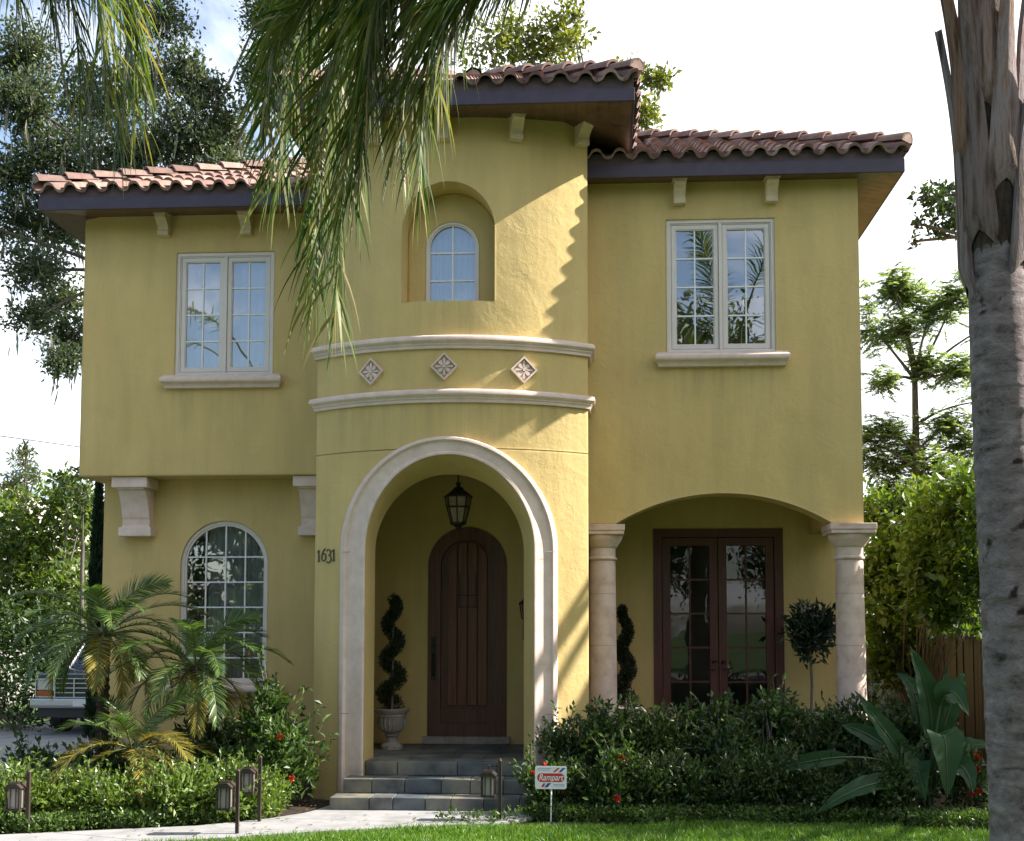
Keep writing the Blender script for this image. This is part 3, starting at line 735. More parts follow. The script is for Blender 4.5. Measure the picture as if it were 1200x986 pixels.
# front door
fd = part_empty('front_door', house, (-1.82, YD, ZF)); fd['label'] = 'arched plank door of dark wood'
dh = H_arch(-2.36, -1.28, ZF+.10, 2.93, 3.46)
m = MB(); sweep_frame(m, dh, lambda x: YD, -.005, .17, -.02, .08); m.build('door_frame', M['doortrim'], fd, smooth=35)
lf = H_arch(-2.20, -1.44, ZF+.26, 2.93, 3.30)
m = MB(); pane(m, dh, lambda x: YD, .06, .1); box(m, -2.2, -1.44, YD+.03, YD+.06, ZF+.12, ZF+.46); m.build('door_leaf', M['doortrim'], fd, bevel=.006)
m = MB()
xs = [-2.10+.56*k/4 for k in range(5)]
for a, b in zip(xs, xs[1:]):
    hh = H_arch(-2.12, -1.52, 0, 2.93, 3.26); za, zb = h_top(hh, a+.008), h_top(hh, b-.008)
    P = [(a+.008, ZF+.52), (b-.008, ZF+.52), (b-.008, zb), ((a+b)/2, h_top(hh, (a+b)/2)), (a+.008, za)]
    prism(m, P, lambda p, q, d: (p, YD+d, q), .02, .05)
m.build('plank', M['door'], fd, bevel=.006)
m = MB()                                                    # iron grille of a small speakeasy window
for x in (-1.93, -1.82, -1.71): box(m, x-.008, x+.008, YD+.0, YD+.015, 2.35, 2.82)
for z in (2.36, 2.52): box(m, -1.96, -1.68, YD-.002, YD+.014, z-.008, z+.008)
m.build('grille', M['dark'], fd)
m = MB(); box(m, -2.315, -2.245, YD-.035, YD-.018, 1.35, 1.95); tube(m, [(-2.28, YD-.04, 1.42), (-2.28, YD-.09, 1.46), (-2.28, YD-.09, 1.68), (-2.28, YD-.04, 1.72)], .014)
lathe(m, [(.0, 0), (.028, .0), (.028, .02), (0, .02)], (-2.28, YD-.06, 1.82), 12); m.build('handle', M['dark'], fd)
m = MB(); box(m, -2.42, -1.22, YD-.10, YD-.004, ZF+.002, ZF+.10); m.build('threshold', M['urn'], fd, bevel=.006)

# French doors
fr = part_empty('french_door', house, (1.66, YB, ZF)); fr['label'] = 'pair of glazed mahogany doors in the loggia'
fh = H_rect(.76, 2.565, ZF+.005, 3.46); Yf = lambda x: YB
m = MB(); sweep_frame(m, fh, Yf, -.004, .12, .0, .11); m.build('door_frame', M['french'], fr, bevel=.006)
for a, b, hx in ((.885, 1.6575, 1.60), (1.6675, 2.44, 1.725)):
    s = H_rect(a, b, ZF+.13, 3.335)
    m = MB(); sweep_frame(m, s, Yf, 0, .115, .03, .08); box(m, a+.116, b-.116, YB+.031, YB+.08, ZF+.246, ZF+.36); m.build('door_leaf', M['french'], fr, bevel=.006)
    g = H_rect(a+.115, b-.115, ZF+.36, 3.22)
    m = MB(); pane(m, g, Yf, .062, 0); m.build('pane', M['glass2'], fr)
    m = MB(); bars(m, g, Yf, .045, [(a+b)/2], [g['zb']+(g['zs']-g['zb'])*k/5 for k in (1, 2, 3, 4)], w=.013, inset=0); m.build('muntin', M['french'], fr)
    m = MB(); lathe(m, [(.0, 0), (.03, .005), (.03, .03), (.012, .04), (.0, .04)], (hx, YB+.0, 1.58), 12); tube(m, [(hx, YB+.03, 1.5), (hx, YB-.03, 1.5), (hx+(.09 if hx < 1.66 else -.09)*-1, YB-.035, 1.5)], .011); m.build('handle', M['dark'], fr)

# loggia columns
for x in (.04, 3.15):
    co = part_empty('column', house, (x, YR+.17, 0))
    y = YR+.17
    m = MB(); lathe(m, [(.24, .0), (.24, .12), (.225, .16), (.20, .18), (.2, .2), (0, .2)], (x, y, 0), 32); m.build('base', M['stone2'], co, smooth=40)
    m = MB()
    pr = [(.187, .2)]+[(.187-.017*(k/20)**1.6, .2+2.72*k/20) for k in range(1, 21)]
    lathe(m, pr, (x, y, 0), 36); m.build('shaft', M['stone2'], co, smooth=40)
    m = MB(); lathe(m, [(.171, 2.921), (.188, 2.93), (.193, 2.945), (.188, 2.96), (.171, 2.97), (.171, 3.08), (.19, 3.09), (.2, 3.11), (.235, 3.16), (.255, 3.20), (.26, 3.24)], (x, y, 0), 36)
    box(m, x-.275, x+.275, y-.275, y+.275, 3.242, 3.29); box(m, x-.285, x+.285, y-.285, y+.285, 3.29, 3.367); m.build('capital', M['stone2'], co, smooth=40, bevel=.006)
    m = MB()
    for z in (1.12, 1.85, 2.5): lathe(m, [(.1, z-.004), (.1885-.016*((z-.2)/2.72)**1.6, z-.003), (.1885-.016*((z-.2)/2.72)**1.6, z+.003), (.1, z+.004)], (x, y, 0), 36)
    m.build('joint', plain('column_joint', (.33, .27, .23), .9), co)

# ------------------------------------------------------------------ ground, walk, drive, street
def flat(name, poly, z, mt, zb=None):
    m = MB()
    if zb is None: m.add([(x, y, z) for x, y in poly], [tuple(range(len(poly)))])
    else: prism(m, poly, lambda a, b, d: (a, b, d), zb, z)
    return structure(m.build(name, mt))
flat('ground', [(-300, -300), (300, -300), (300, 300), (-300, 300)], -.03, M['lawnbase'])
flat('planting_bed', [(-7.6, 10.2), (-5.96, 10.9), (-4.18, 11.47), (-3.3, 12.2), (-3.0, 12.95), (-3.5, 15.3), (-7.6, 15.3)], -.002, M['mulch'])
flat('planting_bed', [(-.62, 11.8), (1.8, 12.0), (4.1, 11.6), (7.0, 11.2), (7.0, 22), (3.4, 22), (3.4, 14.0), (-.1, 14.0), (-.1, 13.3), (-.62, 12.9)], -.002, M['mulch'])
far_edge = [(-3.1, 12.95), (-3.25, 12.35), (-3.6, 11.9), (-4.18, 11.47), (-5.22, 11.12), (-5.96, 10.87), (-8.6, 9.9)]
near_edge = [(-8.6, 8.7), (-6.0, 9.75), (-4.04, 10.70), (-2.8, 11.25), (-1.9, 11.55), (-1.2, 11.75), (-.75, 12.1), (-.6, 12.7), (-.6, 12.95)]
def resample(P, n):
    P = np.array(P, float); d = np.concatenate([[0], np.cumsum(np.linalg.norm(np.diff(P, axis=0), axis=1))]); t = np.linspace(0, d[-1], n)
    return np.stack([np.interp(t, d, P[:, 0]), np.interp(t, d, P[:, 1])], 1)
m = MB(); NS = 49; ne, fe_ = resample(near_edge[::-1], NS), resample(far_edge, NS)
for k in range(0, NS-1, 8):
    a_, b_ = ne[k:k+9].copy(), fe_[k:k+9].copy()
    for q in (a_, b_):
        v = q[-1]-q[-2]; q[-1] -= v/np.linalg.norm(v)*.012
    rim = [(*p, -.02) for p in a_]; P = [tuple(p) for p in a_]+[tuple(p) for p in b_[::-1]]
    prism(m, P, lambda a, b, d: (a, b, d), -.02, .02)
structure(m.build('walkway', M['concrete'], bevel=.005))
flat('driveway', [(-12.2, -6), (-8.0, -6), (-8.0, 30), (-12.2, 30)], .01, M['concrete'], -.03)
flat('street', [(-120, -19.5), (120, -19.5), (120, -12), (-120, -12)], -.02, M['asphalt'])
def near_y(x):
    X = [p[0] for p in near_edge[:6]]+[-.6, .5, 1.8, 3.0, 4.2, 7]; Y = [p[1] for p in near_edge[:6]]+[11.72, 11.80, 11.98, 11.85, 11.6, 11.3]
    return np.interp(x, X, Y)
n = 150000
x = RNG.uniform(-7.5, 6.5, n); y = 11.95-4.2*RNG.random(n)**1.6
k = y < near_y(x)-.01+RNG.normal(size=n)*.025; x, y = x[k], y[k]; n = len(x)
hgt = RNG.uniform(.045, .10, n)*(1+.25*np.sin(x*3.1+y*2)*np.sin(y*4-x)); an = RNG.uniform(0, 2*PI, n); w = RNG.uniform(.003, .006, n)
ln = RNG.normal(size=(n, 2))*.035
base = np.stack([x, y, np.full(n, -.03)], 1); sd = np.stack([np.cos(an), np.sin(an), 0*an], 1)*w[:, None]
tip = base+np.stack([ln[:, 0], ln[:, 1], hgt], 1); mid = base*.5+tip*.5+np.stack([-ln[:, 0]*.25, -ln[:, 1]*.25, hgt*.1], 1)
m = MB(); V = np.stack([base-sd, base+sd, mid+sd*.8, mid-sd*.8, tip], 1).reshape(-1, 3); b = np.arange(n)[:, None]*5
m.addnp(V, b+[0, 1, 2, 3]); m.addnp(np.zeros((0, 3)), b[:0]+[0, 1, 2]); m.nf[-1] = (b-0+[3, 2, 4])
o = m.build('lawn_grass', M['grass']); tag(o, 'short green lawn grass in front of the walk and beds', 'grass', kind='stuff')

# ------------------------------------------------------------------ generic foliage
def blob_leaves(m, c, r, n, L, flat=.5, w=.5, sub=12, sig=.3, up=.15, gap=.0, fold=.12):
    """leaves in small sub-clusters spread through an ellipsoid"""
    c = np.asarray(c, float); r = np.broadcast_to(np.asarray(r, float), (3,))
    d = rnd_dirs(sub); sc = d*(RNG.random((sub, 1))**.45)*r*.85
    wts = RNG.uniform(.4, 1.6, sub); wts /= wts.sum()
    ix = RNG.choice(sub, n, p=wts)
    off = RNG.normal(size=(n, 3))*sig*r.mean()
    p = sc[ix]+off
    dd = nrm(off/(np.linalg.norm(off, axis=1, keepdims=True)+1e-6)*.7+rnd_dirs(n)*.8+np.array([0, 0, up]))
    leaves(m, p+c, dd, L*RNG.uniform(.5, 1.4, n), w, fold, flat)
    return sc+c
def limb(m, a, b, r0, r1, sag=.1, n=7, k=6):
    a, b = np.array(a, float), np.array(b, float); mid = (a+b)/2+RNG.normal(size=3)*np.linalg.norm(b-a)*sag; mid[2] += np.linalg.norm((b-a)[:2])*.12
    tube(m, bez([a, mid, b], n), list(np.linspace(r0, r1, n+1)), k, False)
def tree(name, label, base, fork, r, clumps, leafL, mt, bark='bark', dens=900, sub=14, sig=.28, flat=.45, w=.5, group=None, moss=0, limbr=.4):
    """clumps: (centre, radii, factor)"""
    t = thing(name, label, 'tree', base, group)
    wood_m, lf = MB(), MB()
    base, fork = np.array(base, float), np.array(fork, float)
    tube(wood_m, bez([base, base*.6+fork*.4+RNG.normal(size=3)*[.15, .15, 0], fork], 8), [r*1.5]+list(np.linspace(r*1.05, r*.75, 8)), 10)
    ms = MB()
    for c, rad, fac in clumps:
        c = np.asarray(c, float); limb(wood_m, fork+RNG.normal(size=3)*r*.2, c, r*limbr, r*.07, .14)
        subs = blob_leaves(lf, c, rad, int(dens*fac), leafL, flat, w, sub, sig)
        for s in subs[:: 2]: limb(wood_m, c, s, r*.09+.008, .008, .12, 4, 4)
        if moss:
            n = int(moss*fac); st = c+rnd_dirs(n)*np.asarray(rad)*.8
            for q in range(3): leaves(ms, st+RNG.normal(size=(n, 3))*.05-[0, 0, .15*q], np.stack([RNG.normal(size=n)*.12, RNG.normal(size=n)*.12, -np.ones(n)], 1), RNG.uniform(.25, .6, n), .12, .02, .0)
    wood_m.build('trunk', M[bark], t, smooth=50); lf.build('crown', M[mt], t)
    if not ms.empty(): ms.build('hanging_moss', M['moss'], t)['kind'] = 'stuff'
    return t
def pxclumps(Y, lst, depth=1.0):
    out = []
    for px, py, rx, ry, f in lst:
        y = Y+random.uniform(-1, 1)*depth; s = y/FPX
        out.append((at(px, py, y), (rx*s, (rx+ry)*.5*s, ry*s), f))
    return out

# oak behind the left wing
cl = pxclumps(24, [(25, 60, 45, 40, 1.1), (30, 120, 45, 35, 1.1), (75, 190, 60, 45, 1.5), (20, 205, 35, 30, .6), (110, 120, 60, 45, 1.3), (170, 90, 45, 40, .9), (190, 25, 35, 30, .6), (215, 75, 30, 22, .45), (235, 110, 34, 26, .6), (215, 160, 48, 40, 1.3), (262, 160, 34, 36, .9), (140, 180, 50, 36, 1.1), (265, 205, 30, 25, .6),
    (30, 265, 44, 36, .9), (75, 255, 35, 40, .8), (45, 320, 40, 30, .75), (75, 350, 30, 30, .6), (40, 375, 34, 22, .4), (84, 400, 20, 35, .45), (75, 425, 22, 22, .3), (318, 20, 38, 32, .9), (345, 60, 40, 40, .9), (310, 90, 30, 34, .6), (390, 30, 50, 40, 1.0), (-60, 130, 60, 60, 1.2), (-70, 250, 60, 60, 1.0), (60, -60, 80, 50, 1.4), (200, -70, 80, 50, 1.4), (340, -60, 80, 50, 1.4), (130, 250, 45, 40, .9)], 1.6)
b0 = at(185, 862, 24); tree('oak_tree', 'tall airy live oak with hanging moss behind the left wing', (b0[0], 24, 0), at(170, 330, 24), .30, cl, .115, 'oakfar', dens=2900, sub=24, sig=.25, moss=9, limbr=.2)
# yellowish tree behind the tower
cl = pxclumps(25, [(615, 50, 40, 30, 1), (650, 35, 34, 26, .8), (575, 60, 40, 34, .9), (672, 18, 22, 16, .35), (640, 65, 40, 22, .9), (675, 50, 20, 18, .3), (762, 92, 18, 18, .45), (755, 130, 22, 22, .7), (778, 95, 14, 12, .25), (600, 100, 60, 40, 1), (700, 120, 60, 40, 1)], 1.0)
b0 = at(660, 862, 25); tree('yellowish_tree', 'sunlit yellow green tree rising behind the tower roof', (b0[0], 25, 0), at(665, 280, 25), .22, cl, .15, 'lime', 'greybark', dens=620, sub=12, sig=.26)

# feathery tree at the right
def feather_clump(lf, tw, c, r, n, fl=.62):
    c = np.asarray(c, float); r = np.asarray(r, float)
    for _ in range(n):
        d = rnd_dirs(1)[0]; d[2] = d[2]*.7+.25; d = d/np.linalg.norm(d)
        p0 = c+rnd_dirs(1)[0]*r*random.uniform(.1, .95); L = fl*random.uniform(.7, 1.2)
        K = 13; tt = np.linspace(.1, 1, K); ax = p0+d*L*tt[:, None]-np.outer(tt**2, [0, 0, .38*L])
        sd = nrm(np.cross(d, [0, 0, 1])); tl = L*.30*np.sin(PI*(.15+.8*tt))[:, None]
        for s in (1, -1):
            dd = nrm(sd*s+d*.35+np.array([0, 0, -.25])+RNG.normal(size=(K, 3))*.14)
            leaves(lf, ax, dd, (tl*RNG.uniform(.85, 1.1, (K, 1)))[:, 0], .42, .03, .8)
        tube(tw, [ax[0], ax[6], ax[-1]], [.006, .005, .002], 3, False)
YF = 22
t = thing('feathery_tree', 'slender pale green tree with layered feathery leaves right of the house', 'tree', (at(1075, 862, YF)[0], YF, 0))
lf, wd = MB(), MB()
stem = [at(1078, 862, YF), at(1076, 640, YF), at(1073, 500, YF), at(1072, 445, YF)]; stem[0][2] = 0
tube(wd, bez(stem, 10), list(np.linspace(.11, .055, 11)), 8)
tops = at(1072, 445, YF)
FC = [(1058, 345, 24, 22, 22), (1090, 365, 24, 26, 22), (1118, 350, 20, 22, 20), (1045, 335, 18, 16, 12), (1035, 395, 22, 14, 13), (1060, 385, 22, 16, 16), (1085, 425, 22, 16, 18), (1120, 435, 26, 16, 20), (1040, 447, 18, 12, 12), (1018, 380, 14, 40, 10),
      (1040, 505, 30, 16, 22), (1068, 530, 34, 18, 28), (1105, 500, 30, 16, 22), (1130, 520, 26, 20, 20), (1035, 545, 28, 16, 20), (1095, 550, 32, 16, 24), (1050, 575, 30, 18, 24), (1020, 520, 16, 30, 14), (1130, 560, 22, 18, 14), (1155, 470, 30, 30, 14), (1170, 380, 30, 30, 14), (1060, 600, 40, 16, 26), (1110, 590, 40, 16, 26)]
for px, py, rx, ry, k in FC:
    c = at(px, py, YF+random.uniform(-.7, .7)); s = YF/FPX
    st = tops if py < 470 else at(1073, min(py+30, 640), YF)
    limb(wd, st, c, .035, .012, .08)
    feather_clump(lf, wd, c, (rx*s*1.0, rx*s*.9, ry*1.5*s), int(k*6.5), .36)
wd.build('trunk', M['bark'], t, smooth=50); lf.build('crown', M['feather'], t)

# oak at the far right, out of the picture except for one hanging branch
br = [(1105, 245, 22, 20, .16), (1085, 232, 18, 14, .10), (1125, 262, 20, 16, .14), (1075, 262, 12, 8, .03), (1112, 222, 14, 8, .05), (1072, 283, 10, 6, .02), (1100, 275, 16, 8, .05), (1150, 250, 30, 25, .25)]
cl = pxclumps(15.5, br, .3)
for c in [(9.5, 12.3, 5.2), (8.2, 11.6, 3.9), (8.6, 13.2, 4.8), (9.8, 11.2, 4.2), (8.8, 12.6, 6.2), (7.8, 13.4, 3.6), (9.6, 13.8, 6.4), (7.6, 12.2, 5.0), (10.8, 12.6, 7.2), (9.0, 10.6, 5.4)]:
    cl.append((c, (1.15, 1.15, .85), .5))
tree('oak_tree', 'dark leafy branch of an oak reaching in behind the palm trunk', (10.2, 13.0, 0), (10.0, 13.0, 4.4), .25, cl, .10, 'shrubR', dens=1300, sub=16, sig=.24)

for k, (x, y, h) in enumerate(((12.5, 4.2, 9.0), (14.0, -1.5, 10.0), (12.0, -6.0, 9.5))):  # unseen oaks added to keep sun off the lawn and darken the loggia
    cl = []
    for q in range(18):
        a = random.uniform(0, 2*PI); rr = random.uniform(.4, 2.7); cl.append(((x+rr*math.cos(a), y+rr*math.sin(a), h*random.uniform(.36, .95)), (1.4, 1.4, 1.1), 1))
    tree('oak_tree', 'out of view oak added to shade the front lawn', (x, y, 0), (x, y, h*.4), .28, cl, .26, 'oak', dens=520, sub=14, sig=.3, group='added oaks shading the front lawn')
# oaks on both street sides, mirrored in panes; nearer row added to block sky light
for k, (x, y, h) in enumerate(((-13, -9.5, 8.6), (-5.5, -10.5, 8.2), (3.6, -9, 12.5), (11.5, -10, 11), (20, -9, 11), (-22, -9, 10), (-9, -25, 9), (12, -25, 13), (0, -26, 10))):
    cl = []
    for q in range(20):
        a = random.uniform(0, 2*PI); rr = random.uniform(.6, 4.0); cl.append(((x+rr*math.cos(a), y+rr*math.sin(a), h*random.uniform(.34, .97)-.3), (1.8, 1.8, 1.3), 1))
    tree('oak_tree', 'broad out of view oak on the street side, screening low sky light', (x, y, 0), (x, y, h*.4), .35, cl, .28, 'oak', dens=800, sub=18, sig=.28, group='oaks facing the house')

# bright shrubs, conifer and cypress at the left
cl = pxclumps(27, [(25, 610, 40, 40, 1.1), (70, 590, 40, 30, 1), (60, 640, 45, 45, 1.4), (15, 660, 40, 50, 1.2), (95, 630, 30, 50, 1.1), (85, 690, 35, 40, 1.1), (30, 710, 50, 40, 1.2), (100, 590, 20, 26, .5), (-30, 640, 50, 60, 1.2), (75, 570, 16, 14, .25), (5, 735, 40, 36, 1.1), (55, 745, 40, 34, 1.1), (-25, 700, 40, 40, 1), (35, 680, 40, 36, 1.1)], .8)
b0 = at(60, 862, 27); tree('leafy_tree', 'bright sunlit bushy tree left of the house behind the truck', (b0[0], 27, 0), at(60, 740, 27), .16, cl, .20, 'backshrub', 'greybark', dens=620, sub=12, sig=.28)
cl = pxclumps(32, [(28, 545, 14, 22, .5), (25, 575, 26, 20, .7), (22, 600, 34, 26, .9), (32, 528, 8, 10, .2), (12, 570, 14, 14, .3), (40, 560, 10, 10, .25), (15, 640, 40, 40, 1)], .5)
b0 = at(25, 800, 32); tree('conifer_tree', 'hazy conifer top standing above the bright bushy tree', (b0[0], 32, 0), at(26, 590, 32), .14, cl, .2, 'conifer', dens=420, sub=12, sig=.27, w=.3)
cl = pxclumps(23, [(90, 575, 26, 22, .35), (100, 560, 14, 10, .2), (70, 560, 10, 8, .12)], .3)
b0 = at(98, 862, 23); tree('slender_tree', 'thin dark twiggy tree at the left house corner', (b0[0], 23, 0), at(97, 640, 23), .05, cl, .12, 'oak', dens=500, sub=10, sig=.3)
def columnar(name, label, base, h, r, n, L, mt):
    t = thing(name, label, 'tree', base); m = MB(); z = RNG.random(n)*h; a = RNG.uniform(0, 2*PI, n)
    rr = r*np.sqrt(RNG.random(n))*np.minimum(1, (h-z)/h*3)*(1+.2*np.sin(z*5+a*2))
    p = np.stack([base[0]+rr*np.cos(a), base[1]+rr*np.sin(a), z+.1], 1)
    leaves(m, p, nrm(np.stack([np.cos(a)*.4, np.sin(a)*.4, np.ones(n)], 1)+RNG.normal(size=(n, 3))*.25), L, .3, .1, .2)
    m.build('crown', M[mt], t); m = MB(); tube(m, [base, (base[0], base[1], h*.8)], [.06, .02], 6); m.build('trunk', M['bark'], t)
bx = at(113, 700, 19.5); columnar('cypress_tree', 'narrow dark cypress against the left house corner', (bx[0], 19.5, 0), at(113, 560, 19.5)[2], .11, 4600, .13, 'cypress')
def shrub_thing(name, label, base, lst, mt, leafL, dens, cat='shrub', group=None, sub=14, sig=.27, flat=.45, w=.5, stems=6, up=.3, flowers=0):
    t = thing(name, label, cat, base, group); lf, wd = MB(), MB(); base = np.array(base, float)
    for c, r, f in lst:
        c = base+np.array(c); subs = blob_leaves(lf, c, r, int(dens*f), leafL, flat, w, sub, sig, up)
        for s in subs[:stems]: limb(wd, base+[RNG.normal()*.05, RNG.normal()*.05, 0], s, .012, .004, .06, 4, 4)
    for c, r, f in lst[:6]:                               # young shoots standing out of the clipped outline
        for _ in range(5 if leafL < .1 else 2):
            d = rnd_dirs(1, 1.1)[0]; p0 = base+np.array(c)+d*np.array(r)*.8; q = 11; Ls = leafL*random.uniform(2.2, 4.2)
            sp = p0+np.outer(np.linspace(.1, 1, q), d*Ls+np.array([0, 0, Ls*.25])); leaves(lf, sp, rnd_dirs(q, .3)+d*.5, leafL*RNG.uniform(.7, 1.3, q), w, .12, .4)
            tube(wd, [p0, sp[-1]], [.004, .002], 4, False)
    lf.build('foliage', M[mt], t); wd.build('stem', M['greybark'], t)
    for k in range(flowers):
        c, r, f = lst[k % len(lst)]; d = rnd_dirs(1)[0]; d[1] = -abs(d[1])-.2; d[2] = abs(d[2])*.6; d /= np.linalg.norm(d)
        p = base+np.array(c)+d*np.array(r)*random.uniform(.95, 1.15); m = MB(); q = 26
        dd = nrm(rnd_dirs(q, .5)+d); leaves(m, np.repeat(p[None], q, 0)+dd*.012, dd, RNG.uniform(.025, .045, q), .7, .1, .3); m.build('blossom', M['flower'], t)
    return t
# dark undergrowth in front of the left trees, beside the drive
g = at(20, 850, 22)
shrub_thing('leafy_bush', 'dim green bush left of the truck under the bright tree', (g[0], 22, 0), [((0, 0, .7), (1.0, .8, .7), 1), ((-1.2, .3, 1.0), (1, .8, .8), 1), ((.3, .5, 1.7), (.8, .8, .8), 1), ((-1, .2, 2.2), (1, .8, .8), 1), ((-2.2, .4, 1.4), (1, .8, .9), 1)], 'shrubR', .13, 1500)
g = at(90, 850, 26)
shrub_thing('leafy_bush', 'shaded bush behind the truck at the end of the drive', (g[0], 26, 0), [((0, 0, .9), (1.3, .8, .9), 1.2), ((1.2, .3, 1.2), (1, .8, .9), 1), ((-.5, .5, 2.0), (1, .8, .8), 1)], 'shrubR', .14, 1500)
# neighbouring house at the left edge
p = at(-2, 590, 29); q = at(12, 624, 29)
nb = thing('neighbour_house', 'pale rooftop edge of a neighbouring house at the far left', 'house', (p[0]-4, 31, 0))
m = MB(); box(m, p[0]-8, q[0]-.5, 29.6, 36, 0, q[2]-.1); m.build('wall', plain('neighbour_wall', (.22, .21, .19), .8), nb)
m = MB(); rx = p[0]-3.5; rz = q[2]+(q[0]-rx)*.55
for s in (1, -1):
    ex = q[0] if s > 0 else 2*rx-q[0]
    m.add([(rx, 29, rz), (ex, 29, q[2]), (ex, 37, q[2]), (rx, 37, rz), (rx, 29, rz-.22), (ex, 29, q[2]-.22), (ex, 37, q[2]-.22), (rx, 37, rz-.22)], [(0, 1, 2, 3), (4, 7, 6, 5), (0, 4, 5, 1), (1, 5, 6, 2), (2, 6, 7, 3)])
m.add([(2*rx-q[0]+.3, 29.6, q[2]-.1), (q[0]-.3, 29.6, q[2]-.1), (rx, 29.6, rz-.2)], [(0, 1, 2)])
m.build('roof', noise_mat('pale_shingle', [(.3, (.42, .36, .34)), (.7, (.55, .49, .47))], 6, .9), nb)
a, b = at(-40, 494, 34), at(130, 521, 34); d = b-a
m = MB(); tube(m, bez([a-d*6, a-d*2-[0, 0, .6], a-[0, 0, .5], b, b+d*4], 30), .014, 5); tag(m.build('utility_wire', M['dark']), 'thin overhead wire crossing the sky left of the house', 'wire')

# right side: wooden fence covered in vine, and tall bushes
fe = thing('wooden_fence', 'brown upright board fence at the right under the vine', 'fence', (4.85, 16, 0))
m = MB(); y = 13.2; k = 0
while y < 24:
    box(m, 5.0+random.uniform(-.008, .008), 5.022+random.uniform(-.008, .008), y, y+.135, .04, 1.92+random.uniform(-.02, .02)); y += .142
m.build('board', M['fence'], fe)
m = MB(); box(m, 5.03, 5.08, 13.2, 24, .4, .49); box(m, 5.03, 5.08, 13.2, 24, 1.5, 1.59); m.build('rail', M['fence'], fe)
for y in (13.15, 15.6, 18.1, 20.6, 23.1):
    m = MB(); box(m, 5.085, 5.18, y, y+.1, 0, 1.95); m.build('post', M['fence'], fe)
base = (5.2, 18.2, 0)
lst = []
for px, py, Y, rx, ry, f in [(1035, 600, 19, 30, 26, 1), (1075, 590, 19, 30, 26, 1), (1060, 640, 18.5, 40, 34, 1.4), (1030, 670, 18.5, 30, 36, 1.1), (1095, 640, 18, 34, 34, 1.2), (1120, 610, 17.5, 34, 40, 1.2), (1075, 690, 18, 40, 34, 1.3), (1040, 720, 18, 34, 30, 1), (1110, 680, 17.5, 36, 36, 1.2), (1085, 735, 17.5, 36, 30, 1), (1140, 640, 17, 36, 50, 1.2), (1140, 700, 17, 36, 40, 1), (1125, 735, 17, 30, 20, .5), (1035, 765, 18.5, 28, 30, .7), (1180, 640, 16.5, 50, 60, 1.2), (1060, 780, 18.3, 26, 26, .5), (1105, 610, 15.6, 44, 44, 1.1), (1135, 590, 14.8, 44, 44, 1.1), (1095, 660, 15.6, 40, 36, 1), (1135, 660, 14.8, 44, 44, 1.1), (1110, 710, 15.4, 38, 30, .8), (1170, 620, 14.0, 50, 60, 1.2)]:
    s = Y/FPX; c = at(px, py, Y)-np.array(base); lst.append((c, (rx*s, .55, ry*s), f))
shrub_thing('climbing_vine', 'bright green tangled vine heaped over the wooden fence', base, lst, 'vine', .125, 1150, 'vine', sub=18, sig=.25, flat=.6, w=.62, up=-.1)
g = (6.0, 23, 0)
shrub_thing('leafy_bush', 'tall yellowish green bush behind the vine and the feathery tree', g, [((-1.5, 0, 3.0), (1, .8, 1.2), 1), ((-.3, 0, 3.3), (1, .8, 1.2), 1), ((.8, 0, 3.2), (1.1, .8, 1.2), 1), ((-1, 0, 1.4), (1.2, .8, 1.2), 1), ((1, 0, 1.4), (1.2, .8, 1.2), 1)], 'backshrub', .16, 1200)
g = (4.3, 19.5, 0)
shrub_thing('leafy_bush', 'dark low bush beside the right house corner behind the column', g, [((0, 0, .7), (.7, .9, .7), 1), ((-.4, .4, 1.4), (.5, .7, .7), .8)], 'shrubR', .11, 1500)

# ------------------------------------------------------------------ palms
def frond(rm, lm, ctrl, nl, L, w, droop, ang=.9, vee=.35, plum=.25, r0=.03, start=.12, tipn=.35, rows=1):
    """pinnate frond: rachis along a bezier, leaflets in pairs that droop with gravity"""
    K = 26; P = np.array(bez(ctrl, K)); fr = frames(P)
    tube(rm, P, list(np.linspace(r0, .005, K+1)), 6, False)
    tt = np.linspace(start, .995, nl)
    for side in (1, -1):
        t = np.clip(tt+RNG.uniform(-.5, .5, nl)/nl*.8, 0, .999); f = t*K; i = f.astype(int); a = (f-i)[:, None]
        p = P[i]*(1-a)+P[i+1]*a
        T = np.array([np.array(fr[j][1]) for j in i]); S = np.array([np.array(fr[j][2]) for j in i]); U = np.array([np.array(fr[j][3]) for j in i])
        if np.mean(U[:, 2]) < 0: U = -U
        an = ang*(1-.55*t)[:, None]
        u = ((t-start)/(1-start))
        ln = L*(np.sin(PI*np.clip(.14+.66*u, 0, 1))**.6)*(1-(1-tipn)*u**4)*RNG.uniform(.85, 1.12, nl)
        d = nrm(S*side*np.sin(an)*1.0+T*np.cos(an)+U*(vee+RNG.normal(size=(nl, 1))*plum)+RNG.normal(size=(nl, 3))*.05)
        q = p.copy(); dirn = d.copy(); wv = nrm(np.cross(d, U+RNG.normal(size=(nl, 3))*.3)); pts = [q]; NS = 5
        dr = droop*RNG.uniform(.6, 1.3, nl)[:, None]
        for s in range(NS):
            dirn = nrm(dirn+np.array([0, 0, -1.0])*dr*(.35+.65*s/NS)); q = q+dirn*(ln/NS)[:, None]; pts.append(q)
        ws = [.55, 1, .95, .75, .45, .05]
        V = np.concatenate([np.stack([pt-wv*w*k*.5, pt+wv*w*k*.5], 1) for pt, k in zip(pts, ws)], 1)
        b = np.arange(nl)[:, None]*(2*(NS+1))
        for s in range(NS): lm.nf.append(None) if False else None
        base = lm.n; lm.v.append(V.reshape(-1, 3)); lm.n += len(V)*2*(NS+1)
        lm.nf.append(np.concatenate([b+[2*s, 2*s+1, 2*s+3, 2*s+2] for s in range(NS)], 0)+base)

